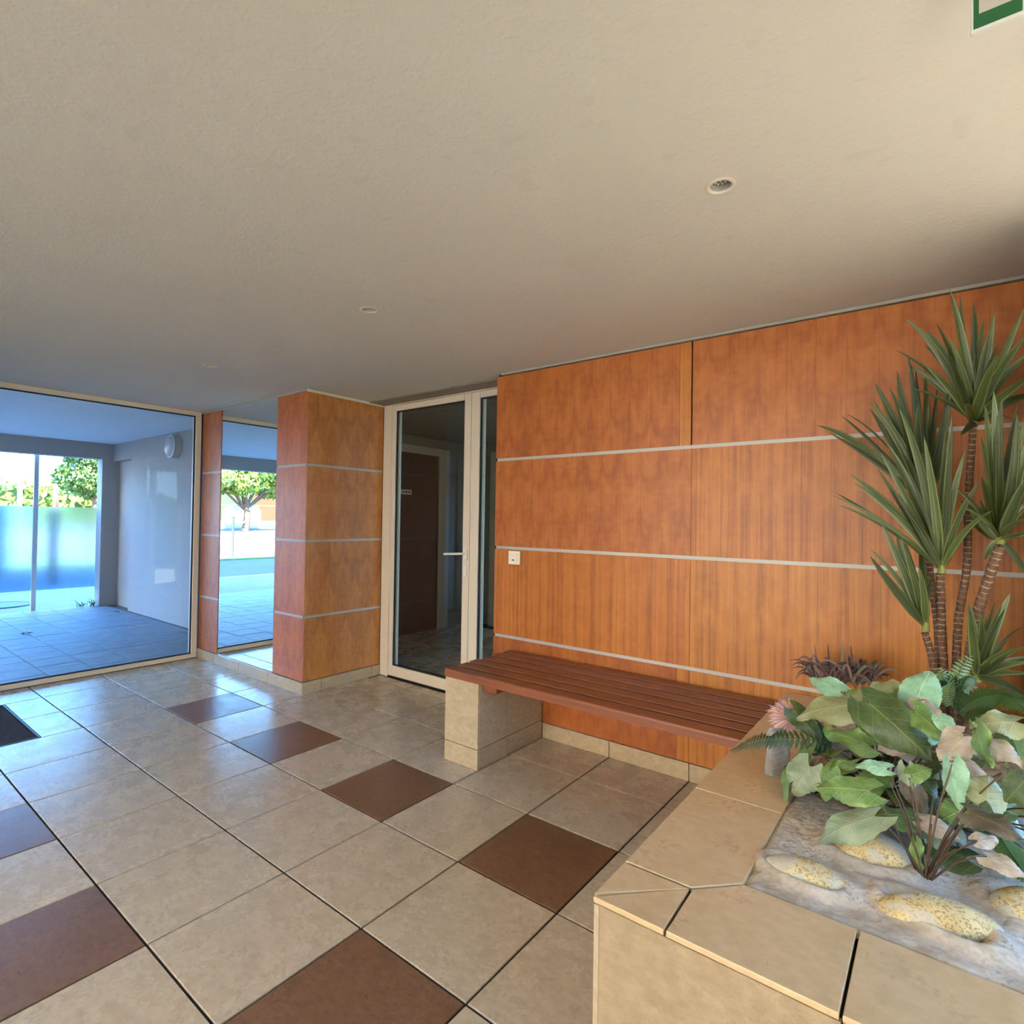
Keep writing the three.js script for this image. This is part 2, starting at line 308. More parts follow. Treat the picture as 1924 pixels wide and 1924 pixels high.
wpart(wallFront, 'wall_block', box(-9.2, -3.4, 0, 5.6, -6.5, -6.2), plaster); wpart(wallFront, 'wall_block', box(2.7, 4.3, 0, 5.6, -6.5, -6.2), plaster); wpart(wallFront, 'wall_lintel', box(-3.4, 2.7, 5.0, 5.6, -6.5, -6.2), plaster);
{
  const g = structure('window_3'), ups = [-3.4, -1.4, 0.6, 2.6];
  for (const u of ups) wpart(g, 'window_frame', rbox(u, u + 0.11, 0.1, 4.92, -6.36, -6.2, 0.004), whiteFrame);
  wpart(g, 'window_frame', rbox(-3.4, 2.71, 4.9, 5.0, -6.36, -6.2, 0.004), whiteFrame); wpart(g, 'window_frame', rbox(-3.4, 2.71, 0, 0.1, -6.36, -6.2, 0.004), whiteFrame);
  for (const u of ups.slice(0, 3)) { const p = new THREE.PlaneGeometry(1.89 * T, 4.8 * T); p.translate((u + 0.11 + 0.945) * T, 2.5 * T, 6.28 * T); wpart(g, 'glass_pane', p, glass); }
}
const wallRight = structure('wall_right');
wpart(wallRight, 'wall_block', box(4.0, 4.35, 0, 5.6, 2.5, 4.4), std({ color: 0x8a5a34, roughness: 0.6 }));
wpart(wallRight, 'wall_block', box(4.0, 4.35, 0, 5.6, -6.2, -2.15), plaster);
wpart(wallRight, 'wall_lintel', box(4.0, 4.35, 5.0, 5.6, -2.15, 2.5), plaster);
glazing('window_2', 4.0, 1, [[-1.98, -1.17], [-0.97, -0.2], [0.0, 1.15], [1.25, 2.38]], 0.12, 4.9, 0.11);

// ---------------------------------------------------------------- double glazed doors at the back
const door = structure('door_1');
{
  const f = (g) => g, v = 4.27, D = 0.12;
  wpart(door, 'door_frame', mergeGeometries([rbox(-5.05, -4.83, 0, 5.0, v, v + 0.2, 0.004), rbox(-4.83, -0.9, 4.985, 5.02, v, v + 0.2, 0.003), rbox(-1.15, -0.9, 0, 5.0, v, v + 0.2, 0.004)]), whiteFrame);
  wpart(door, 'threshold', box(-5.0, -0.9, 0, 0.025, v + 0.01, v + 0.2), gasket);
  const leaf = (a, b, ga, gb) => {
    const h0 = 0.03, h1 = 4.98, g0 = 0.22, g1 = 4.875;
    const L = wpart(door, 'door_leaf', mergeGeometries([rbox(a, ga, h0, h1, v + 0.01, v + D, 0.004), rbox(gb, b, h0, h1, v + 0.01, v + D, 0.004), rbox(ga, gb, h0, g0, v + 0.01, v + D, 0.004), rbox(ga, gb, g1, h1, v + 0.01, v + D, 0.004)]), whiteFrame);
    const s = 0.02, q0 = v + 0.035, q1 = v + 0.06;
    wpart(L, 'gasket', mergeGeometries([box(ga, ga + s, g0, g1, q0, q1), box(gb - s, gb, g0, g1, q0, q1), box(ga, gb, g0, g0 + s, q0, q1), box(ga, gb, g1 - s, g1, q0, q1)]), gasket);
    wpart(L, 'glazing_bead', box(ga + s, ga + 0.055, g0, g1, q1 + 0.02, q1 + 0.05), std({ color: 0xc9d2cc, roughness: 0.4 }));
    const p = new THREE.PlaneGeometry((gb - ga) * T, (g1 - g0) * T); p.translate((ga + gb) / 2 * T, (g0 + g1) / 2 * T, -(v + 0.05) * T); wpart(L, 'glass_pane', p, doorGlass);
    return L;
  };
  const L1 = leaf(-4.825, -2.875, -4.725, -3.02), L2 = leaf(-2.865, -1.15, -2.69, -1.3);
  const handleMat = std({ color: 0xe2dccd, roughness: 0.35 });
  wpart(L1, 'handle', mergeGeometries([rbox(-2.985, -2.905, 2.235, 2.42, v - 0.02, v + 0.012, 0.006), tube([V(-2.945, 2.345, v), V(-2.945, 2.345, v - 0.1), V(-2.965, 2.345, v - 0.125), V(-3.06, 2.34, v - 0.13), V(-3.31, 2.325, v - 0.12)], 0.0085, 24, 8).toNonIndexed()].map((g) => { const k = g.index ? g.toNonIndexed() : g; return k; })), handleMat);
  wpart(L1, 'lock_plate', rbox(-2.98, -2.91, 1.98, 2.15, v - 0.005, v + 0.012, 0.002), handleMat);
}

// ---------------------------------------------------------------- dim hallway behind the doors
const hall = structure('wall_hall');
{
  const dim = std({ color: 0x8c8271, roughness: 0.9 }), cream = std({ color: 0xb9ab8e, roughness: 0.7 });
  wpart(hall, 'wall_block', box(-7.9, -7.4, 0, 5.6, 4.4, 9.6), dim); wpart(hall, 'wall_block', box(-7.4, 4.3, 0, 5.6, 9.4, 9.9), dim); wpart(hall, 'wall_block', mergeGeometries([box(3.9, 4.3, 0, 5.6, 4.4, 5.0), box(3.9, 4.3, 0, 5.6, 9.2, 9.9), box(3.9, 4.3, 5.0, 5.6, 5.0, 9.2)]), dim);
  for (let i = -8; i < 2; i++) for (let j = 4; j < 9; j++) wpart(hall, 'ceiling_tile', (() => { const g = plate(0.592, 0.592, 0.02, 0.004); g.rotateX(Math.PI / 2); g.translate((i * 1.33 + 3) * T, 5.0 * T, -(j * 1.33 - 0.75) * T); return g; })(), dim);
  for (let i = -8; i < 4; i++) for (let j = 4; j < 9; j++) if (!(j === 4)) wpart(hall, 'floor_tile', upPlate(Math.max(i, -7.4) + 0.008, i + 0.992, j + 0.008, j + 0.992, 0, 0.01, 0.001, rr(0, 9), rr(0, 9)), lightTile);
  glazing('window_4', 4.0, 1, [[5.15, 7.0], [7.2, 9.1]], 0.12, 4.9, 0.11);
  const hd = structure('door_3');
  wpart(hd, 'door_frame', mergeGeometries([rbox(-7.4, -7.3, 0, 4.75, 5.7, 6.0, 0.004), rbox(-7.4, -7.3, 0, 4.75, 8.0, 8.4, 0.004), rbox(-7.4, -7.3, 4.55, 4.75, 6.0, 8.0, 0.004)]), cream);
  wpart(hd, 'door_leaf', rbox(-7.4, -7.33, 0.02, 4.55, 6.0, 8.0, 0.004), std({ color: 0x4a2a1c, roughness: 0.5 }));
  const pc = document.createElement('canvas'); pc.width = 128; pc.height = 48; const c = pc.getContext('2d'); c.fillStyle = '#c9c3b4'; c.fillRect(0, 0, 128, 48); c.fillStyle = '#55504a'; c.fillRect(16, 14, 22, 20); c.fillRect(48, 14, 30, 20); c.fillRect(88, 14, 24, 20);
  const pt = new THREE.CanvasTexture(pc); pt.colorSpace = THREE.SRGBColorSpace; pt.repeat.set(1 / 0.15, 1 / 0.055); pt.wrapS = pt.wrapT = THREE.RepeatWrapping;
  wpart(hd, 'name_plate', sidePlate(-7.32, 3.5, 3.62, 6.72, 7.05, 0.004, 0.0005, 0.075, 0.0275), std({ map: pt, roughness: 0.5 }));
  const ed = structure('door_4'), pale = std({ color: 0xb8bcc0, roughness: 0.6 });
  wpart(ed, 'door_frame', mergeGeometries([rbox(-6.6, -6.4, 0, 4.75, 9.25, 9.4, 0.004), rbox(-4.2, -4.0, 0, 4.75, 9.25, 9.4, 0.004), rbox(-6.4, -4.2, 4.55, 4.75, 9.25, 9.4, 0.004), rbox(-6.4, -4.2, 2.5, 2.75, 9.27, 9.4, 0.004)]), cream);
  wpart(ed, 'door_panel', frontPlate(-6.4, -4.2, 2.75, 4.55, 9.32, 0.02, 0.002), pale); wpart(ed, 'door_panel', frontPlate(-6.4, -4.2, 0.1, 2.5, 9.32, 0.02, 0.002), pale);
}
const notice = thing('paper_notice', 'white paper notice on the pale door seen through the right glass leaf', 'notice', V(-4.75, 3.2, 9.3));
{
  const c = document.createElement('canvas'); c.width = 128; c.height = 180; const x = c.getContext('2d'); x.fillStyle = '#e6e4de'; x.fillRect(0, 0, 128, 180); x.fillStyle = '#3c3d42'; x.fillRect(70, 60, 34, 38); x.beginPath(); x.arc(84, 140, 17, 0, 7); x.fill(); x.fillStyle = '#8a8a8a'; for (let k = 0; k < 5; k++) x.fillRect(16, 20 + k * 9, 90 - (k % 3) * 14, 3);
  const t = new THREE.CanvasTexture(c); t.colorSpace = THREE.SRGBColorSpace; t.wrapS = t.wrapT = THREE.RepeatWrapping; t.repeat.set(1 / 0.24, 1 / 0.34);
  wpart(notice, 'paper_sheet', frontPlate(-5.02, -4.48, 3.2, 3.95, 9.305, 0.002, 0.0003, 0.12, 0.17), std({ map: t, roughness: 0.8 }));
}

// ---------------------------------------------------------------- bench and its tiled pedestal
const pedestal = thing('bench_pedestal', 'beige tiled block that carries the left end of the wooden bench', 'pedestal', V(-1.27, 0, 3.06));
{
  wpart(pedestal, 'core', box(-1.515, -1.025, 0, 0.985, 2.425, 3.71), paleGrout);
  wpart(pedestal, 'tile', frontPlate(-1.535, -1.005, 0.238, 0.995, 2.4, 0.012, 0.0012, 3.1, 2.2), wallTile);
  wpart(pedestal, 'tile', frontPlate(-1.535, -1.005, 0, 0.23, 2.4, 0.012, 0.0012, 5.7, 1.3), wallTile);
  for (const [a, b] of [[2.43, 2.955], [2.962, 3.71]]) { wpart(pedestal, 'tile', sidePlate(-1.003, 0.238, 0.995, a, b, 0.012, 0.0012, rr(0, 9), rr(0, 9)), wallTile); wpart(pedestal, 'tile', sidePlate(-1.003, 0, 0.23, a, b, 0.012, 0.0012, rr(0, 9), rr(0, 9)), wallTile); }
}
const bench = thing('bench', 'long reddish brown slatted wooden bench between tiled pedestal and planter', 'bench', V(0.24, 0.9, 3.0));
{
  const W = 0.171, G = 0.053;
  for (let k = 0; k < 6; k++) {
    const v0 = (2.375 + k * (W + G)) * T, v1 = v0 + W * T, h0 = 1.005 * T, h1 = 1.1 * T, r = k ? 0.005 : 0.013, cut = k ? 0.018 : 0, s = new THREE.Shape();
    s.moveTo(v0 + cut, h0); s.lineTo(v0, h1 - r); s.quadraticCurveTo(v0, h1, v0 + r, h1); s.lineTo(v1 - 0.005, h1); s.quadraticCurveTo(v1, h1, v1, h1 - 0.005); s.lineTo(v1 - 0.008, h0); s.closePath();
    const L = (3.55 - 0.012 * (k % 2)) * T, g = new THREE.ExtrudeGeometry(s, { depth: L - 0.006, bevelEnabled: true, bevelThickness: 0.003, bevelSize: 0.003, bevelOffset: -0.003, bevelSegments: 3, curveSegments: 8 });
    g.rotateY(Math.PI / 2); g.translate(2.02 * T - L + 0.003, 0, 0); metreUV(g);   // the profile's first axis now runs along v
    const uv = g.attributes.uv; for (let i = 0; i < uv.count; i++) uv.setXY(i, uv.getX(i) + k * 0.37, uv.getY(i) + k * 0.123);
    wpart(bench, 'slat', g, benchWood);
  }
  for (const u of [-0.99, 1.86]) wpart(bench, 'bearer', rbox(u, u + (u > 0 ? 0.135 : 0.2), 0.895, 1.004, 2.46, 3.66, 0.012, 3), benchWood);
}
const sw = thing('light_switch', 'small square cream light switch on the wood panel left of the bench', 'switch', V(-1.513, 2.29, 3.72));
{
  const M = std({ color: 0xe6dcc4, roughness: 0.4 });
  wpart(sw, 'cover_plate', rbox(-1.613, -1.413, 2.283, 2.473, 3.708, 3.734, 0.003), M);
  wpart(sw, 'rocker', rbox(-1.57, -1.458, 2.32, 2.435, 3.698, 3.712, 0.002), M);
  wpart(sw, 'indicator', rbox(-1.542, -1.497, 2.338, 2.352, 3.694, 3.699, 0.001, 1), gasket);
}

// ---------------------------------------------------------------- planter: tiled sides, tiled rim, stony concrete bed
const planter = thing('planter', 'large raised planter with beige tiled rim in the right foreground', 'planter', V(2.99, 0, 1.73));
{
  const top = 1.2, b = 0.0018, t = 0.012;
  wpart(planter, 'core', mergeGeometries([box(2.03, 3.98, 0, 1.165, -0.24, 0.22), box(2.03, 2.48, 0, 1.165, 0.22, 3.7), box(2.48, 3.98, 0, 1.0, 0.22, 3.7)]), grout);
  const poly = (pts, name) => {   // rim tile of any outline, chamfered
    const s = new THREE.Shape(pts.map(([u, v]) => new THREE.Vector2(u * T, v * T)));
    const g = new THREE.ExtrudeGeometry(s, { depth: t - 2 * b, bevelEnabled: true, bevelThickness: b, bevelSize: b, bevelOffset: -b, bevelSegments: 2 }); g.rotateX(-Math.PI / 2); g.translate(0, top * T - t + b, 0);
    wpart(planter, name, metreUV(g, rr(0, 9), rr(0, 9)), rimTile);
  };
  const J = 0.006;
  poly([[2.0, 0.062 + J], [2.33, 0.066 + J], [2.515, 0.255], [2.515, 1.066 - J], [2.0, 1.066 - J]], 'rim_tile');
  poly([[2.0, -0.262 + J * 2], [2.325, 0.062 - J], [2.0, 0.056 - J]], 'rim_tile');
  poly([[2.008, -0.272], [2.345 - J, -0.272], [2.335 - J, 0.056]], 'rim_tile');
  poly([[2.345 + J, -0.272], [2.987 - J, -0.272], [2.987 - J, 0.248], [2.523, 0.248], [2.337 + J, 0.06]], 'rim_tile');
  poly([[2.987 + J, -0.272], [3.985, -0.272], [3.985, 0.248], [2.987 + J, 0.248]], 'rim_tile');
  for (const [a, c] of [[1.066, 2.066], [2.066, 3.066], [3.066, 3.715]]) poly([[2.0, a + J], [2.515, a + J], [2.515, c - J], [2.0, c - J]], 'rim_tile');
  const fv = -0.262;
  wpart(planter, 'side_tile', frontPlate(2.024, 2.987, 0.2, 1.163, fv, 0.012, 0.001, 2.13, 4.4), frontTile);
  wpart(planter, 'side_tile', frontPlate(2.993, 3.98, 0.2, 1.163, fv, 0.012, 0.001, 6.3, 1.7), frontTile);
  wpart(planter, 'side_tile', frontPlate(2.024, 2.987, 0, 0.193, fv, 0.012, 0.001, 1.3, 5.1), frontTile); wpart(planter, 'side_tile', frontPlate(2.993, 3.98, 0, 0.193, fv, 0.012, 0.001, 1.3, 5.1), frontTile);
  const left = (h0, h1, a, c) => { const g = sidePlate(0, h0, h1, a, c, 0.012, 0.001, rr(0, 9), rr(0, 9)); g.rotateY(Math.PI); g.translate(2.005 * T, 0, -(a + c) * T); wpart(planter, 'side_tile', g, wallTile); };
  for (const [a, c] of [[-0.265, 0.73], [0.737, 1.73], [1.737, 2.73], [2.737, 3.7]]) { left(0.2, 1.163, a, c); left(0, 0.193, a, c); }
}
const PEB = [[2.727, 0.515, 0.185, 0.1, 0.085, 0.15], [2.968, 0.93, 0.19, 0.15, 0.12, 0.12], [3.255, 0.545, 0.215, 0.11, 0.1, 0.28], [3.6, 0.86, 0.19, 0.13, 0.11, 0.5]];
{
  const bedMap = texture(1024, 1024, (u, v) => {
    const a = fbm(u, v, 5, 5, 4, 301), b = fbm(u, v, 60, 60, 3, 305), s = sm(0.6, 0.72, fbm(u, v, 90, 90, 2, 309)), w = fbm(u, v, 9, 9, 4, 313);
    let c = mixc(rgb(0xb2a088), rgb(0xdccdb6), clamp(0.3 + 1.2 * (a - 0.5) + 0.8 * (b - 0.35)));
    c = mixc(c, rgb(0x9a8260), 0.4 * sm(0.5, 0.75, w)); return mixc(c, rgb(0x6a5a48), 0.4 * s * sm(0.45, 0.65, a));
  }, true, 0.55);
  const bedBump = texture(512, 512, (u, v) => 0.6 * fbm(u, v, 14, 14, 4, 317) + 0.4 * fbm(u, v, 80, 80, 2, 319), false, 0.55);
  const nu = 130, nv = 300, pos = [], uv = [], idx = [], u0 = 2.5, u1 = 3.985, v0 = 0.235, v1 = 3.7;
  for (let j = 0; j <= nv; j++) for (let i = 0; i <= nu; i++) {
    const a = i / nu, c = j / nv, u = lerp(u0, u1, a), v = lerp(v0, v1, c), edge = Math.min(u - u0, v - v0);
    let h = 1.168 + 0.022 * fbm(a, c, 7, 16, 3, 331) + 0.012 * fbm(a, c, 34, 80, 2, 335) + 0.022 * sm(0.0, 0.05, edge) - 0.012;
    for (const [pu, pv, ru, rv, , tw] of PEB) { const x = (u - pu) * Math.cos(tw) - (v - pv) * Math.sin(tw), y = (u - pu) * Math.sin(tw) + (v - pv) * Math.cos(tw), r = Math.hypot(x / ru, y / rv); h += 0.03 * Math.exp(-((r - 1.05) ** 2) / 0.12) - 0.03 * sm(1.0, 0.5, r); }
    pos.push(u * T, h * T, -v * T); uv.push(u * T, v * T);
    if (i < nu && j < nv) { const k = j * (nu + 1) + i; idx.push(k, k + 1, k + nu + 2, k, k + nu + 2, k + nu + 1); }
  }
  const g = new THREE.BufferGeometry(); g.setAttribute('position', new THREE.Float32BufferAttribute(pos, 3)); g.setAttribute('uv', new THREE.Float32BufferAttribute(uv, 2)); g.setIndex(idx); g.computeVertexNormals();
  const bed = wpart(planter, 'concrete_bed', g, std({ map: bedMap, roughness: 0.95, bumpMap: bedBump, bumpScale: 0.0035, side: THREE.DoubleSide })); bed.userData.label = 'grey weathered concrete bed';
}
{
  const pebMap = texture(512, 512, (u, v) => { const a = fbm(u, v, 5, 5, 3, 341), s = fbm(u, v, 52, 52, 2, 345); let c = mixc(rgb(0xb89a5c), rgb(0xdcc696), clamp(a * 1.3 - 0.1)); c = mixc(c, rgb(0x7d6440), 0.6 * sm(0.55, 0.75, s)); return mixc(c, rgb(0xb9b2a2), 0.7 * sm(0.6, 0.75, fbm(u, v, 4, 4, 2, 349))); }, true, 0.16);
  const M = std({ map: pebMap, roughness: 0.85, bumpMap: texture(256, 256, (u, v) => fbm(u, v, 24, 24, 3, 352), false, 0.16), bumpScale: 0.001 });
  ['speckled yellow pebble set in the concrete nearest the inner rim corner', 'roundest speckled pebble in the concrete behind the leafy plant stems', 'long pale pebble with a pointed right end beside the plant root', 'half shaded brown pebble at the right edge of the concrete bed'].forEach((label, i) => {
    const [u, v, ru, rv, rh, tw] = PEB[i], g = new THREE.SphereGeometry(1, 40, 24), p = g.attributes.position;
    for (let k = 0; k < p.count; k++) {
      let x = p.getX(k), y = p.getY(k), z = p.getZ(k); const n = 1 + 0.06 * (fbm((x + 1) / 2, (z + 1) / 2, 3, 3, 2, 361 + i) - 0.5) + 0.03 * y * x;
      if (i === 2) { z *= 1 - 0.35 * clamp(x); x *= 1.08; }
      p.setXYZ(k, x * ru * T * n, y * rh * T * n, z * rv * T * n);
    }
    g.rotateY(tw); g.computeVertexNormals(); const uv = g.attributes.uv; for (let k = 0; k < uv.count; k++) uv.setXY(k, p.getX(k) + i * 0.07, p.getZ(k) - p.getY(k) * 0.8 + i * 0.05);
    const m = new THREE.Mesh(g, M); m.name = numbered('pebble'); m.position.copy(V(u, 1.185, v)); m.castShadow = m.receiveShadow = true; scene.add(m); tag(m, label, 'stone', 'pebbles set in the planter concrete');
  });
}

// ---------------------------------------------------------------- plants
// broad scalloped leaf: base at the origin, tip at +y, upper side +z; two skins so that top and underside wear their own material
function broadLeaf(L, W, { droop = 0.5, fold = 0.25, wave = 0.06, s = 1, lobe = 0.16 } = {}) {
  const nt = 22, ns = 16, pos = [], uv = [], idx = [], ph = hash(s, 5, 9) * 6.3;
  for (let j = 0; j <= nt; j++) for (let i = 0; i <= ns; i++) {
    const t = j / nt, q = i / ns * 2 - 1, aq = Math.abs(q);
    const out = Math.pow(Math.sin(Math.PI * Math.pow(clamp(t * 0.985 + 0.015), 0.6)), 0.72) * (1 - 0.12 * t), sc = 1 + 0.042 * Math.cos((t * 10.4 + (q > 0 ? 0 : 0.4)) * 2 * Math.PI) * sm(0.6, 1, aq) + 0.025 * Math.cos(t * 47 + ph) * sm(0.8, 1, aq);
    let x = q * W * 0.5 * out * sc, y = L * (t - lobe * Math.pow(aq, 1.6) * Math.pow(1 - t, 2.2) * 1.6), z = 0;
    z += -fold * Math.abs(x) * (0.4 + 0.8 * Math.abs(x) / W) + wave * L * Math.sin(t * 11 + ph + (q > 0 ? 1.4 : 0)) * aq * aq * 0.9 + 0.007 * L * Math.sin((t * 5.2 - aq * 1.6) * 6.28) * aq * (1 - aq * 0.4);
    const a = droop * (t - 0.15), r = y; z += -Math.sin(a) * r * 0.5 * Math.max(0, t); y = r * (1 - 0.18 * Math.max(0, a) * t);
    pos.push(x, y, z); uv.push(q * 0.5 * clamp(out * 1.0, 0, 1) + 0.5, clamp(t * 0.86 + 0.14 - lobe * Math.pow(aq, 1.6) * Math.pow(1 - t, 2.2) * 0.9));
    if (i < ns && j < nt) { const k = j * (ns + 1) + i; idx.push(k, k + 1, k + ns + 2, k, k + ns + 2, k + ns + 1); }
  }
  const n = pos.length / 3, g0 = new THREE.BufferGeometry(); g0.setAttribute('position', new THREE.Float32BufferAttribute(pos, 3)); g0.setIndex(idx); g0.computeVertexNormals();
  const N = g0.attributes.normal, p2 = [...pos], n2 = [...N.array], uv2 = [...uv, ...uv], id2 = [...idx];
  for (let k = 0; k < n; k++) { p2.push(pos[k * 3] - N.getX(k) * 0.0006, pos[k * 3 + 1] - N.getY(k) * 0.0006, pos[k * 3 + 2] - N.getZ(k) * 0.0006); n2.push(-N.getX(k), -N.getY(k), -N.getZ(k)); }
  for (let k = 0; k < idx.length; k += 3) id2.push(idx[k] + n, idx[k + 2] + n, idx[k + 1] + n);
  const g = new THREE.BufferGeometry(); g.setAttribute('position', new THREE.Float32BufferAttribute(p2, 3)); g.setAttribute('normal', new THREE.Float32BufferAttribute(n2, 3)); g.setAttribute('uv', new THREE.Float32BufferAttribute(uv2, 2)); g.setIndex(id2);
  g.addGroup(0, idx.length, 0); g.addGroup(idx.length, idx.length, 1); return g;
}
function leafMap(a, b, edge, vein, s) {
  return texture(512, 512, (u, v) => {
    const q = Math.abs(u - 0.5) * 2, t = v, mid = sm(0.035, 0.01, q), sideT = (t - q * 0.3) * 5.2, sd = Math.abs(sideT - Math.round(sideT)), side = sm(0.055, 0.012, sd) * sm(0.98, 0.75, q) * 0.8;
    const net = sm(0.35, 0.75, fbm(u, v, 38, 38, 3, s, 0.7)), m = fbm(u, v, 6, 6, 4, s + 3), e = sm(0.62, 1.0, q + 0.25 * (m - 0.5));
    let c = mixc(rgb(a), rgb(b), clamp(m * 1.5 - 0.25)); c = mixc(c, rgb(edge), 0.65 * e * sm(0.3, 0.7, fbm(u, v, 9, 9, 3, s + 8))); c = mixc(c, rgb(vein), Math.max(mid * 0.65, side * 0.42) + net * 0.2); return c;
  }, true);
}
const leafBump = texture(512, 512, (u, v) => { const q = Math.abs(u - 0.5) * 2, sT = (v - q * 0.3) * 5.2, sd = Math.abs(sT - Math.round(sT)); return 0.5 + 0.5 * sm(0.04, 0.0, q) + 0.3 * sm(0.09, 0.0, sd) * sm(1, 0.7, q) + 0.28 * fbm(u, v, 44, 44, 3, 71) - 0.12 * sm(0.15, 0.5, sd); }, false);
const leafSkin = (map, r = 0.45) => phys({ map, roughness: r, bumpMap: leafBump, bumpScale: 0.0016, transmission: 0.12, thickness: 0 });
const LM = {
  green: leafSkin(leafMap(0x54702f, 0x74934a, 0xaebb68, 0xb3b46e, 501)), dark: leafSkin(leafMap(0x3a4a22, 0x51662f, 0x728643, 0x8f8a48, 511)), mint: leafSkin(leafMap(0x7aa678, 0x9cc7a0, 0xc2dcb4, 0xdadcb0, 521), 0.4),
  olive: leafSkin(leafMap(0x858a58, 0xa2a372, 0xb9b682, 0xc4b486, 531)), pink: leafSkin(leafMap(0xb09a82, 0xcebaa4, 0xbcbc9c, 0xd0bb92, 541)), grey: leafSkin(leafMap(0x7d8b68, 0x98a482, 0x9aac80, 0xaba378, 551)), brown: leafSkin(leafMap(0x4a3f30, 0x62543f, 0x6d6244, 0x8c7748, 561)),
};
const stemMat = std({ color: 0x59402a, roughness: 0.6 });
const Z = (x, y, v) => P(1350 + x / 3.352, 1180 + y / 3.352, v);
function setLeaf(parent, B, Tp, W, N, mats, o) {
  const y = Tp.clone().sub(B), L = y.length(); y.normalize();
  const z = N.clone().addScaledVector(y, -N.dot(y)).normalize(), x = y.clone().cross(z);
  const m = new THREE.Mesh(broadLeaf(L, L * W, o), mats); m.name = 'leaf'; m.castShadow = m.receiveShadow = true;
  m.matrixAutoUpdate = true; m.quaternion.setFromRotationMatrix(new THREE.Matrix4().makeBasis(x, y, z)); m.position.copy(B).sub(parent.position); parent.add(m); return m;
}
function petiole(parent, a, b, r = 0.0022) {
  const mid = a.clone().lerp(b, 0.55).add(new THREE.Vector3(0, 0.28 * a.distanceTo(b) * 0.35, 0));
  wpart(parent, 'stem', tube([a, mid, b], r, 10, 5, (t) => 1.2 - 0.5 * t), stemMat);
}
const up = new THREE.Vector3(0, 1, 0), toCam = new THREE.Vector3(0.0, 0.25, 1).normalize();
const N_ = (a, b, c) => new THREE.Vector3(a, b, c).normalize();
const frontPlant = thing('foliage_plant', 'broad leaved artificial plant rooted in front beside the pebbles', 'plant', V(3.2, 1.18, 0.851));
const backPlant = thing('foliage_plant', 'broad leaved artificial plant with pale drooping leaves behind the front one', 'plant', V(2.95, 1.18, 1.75));
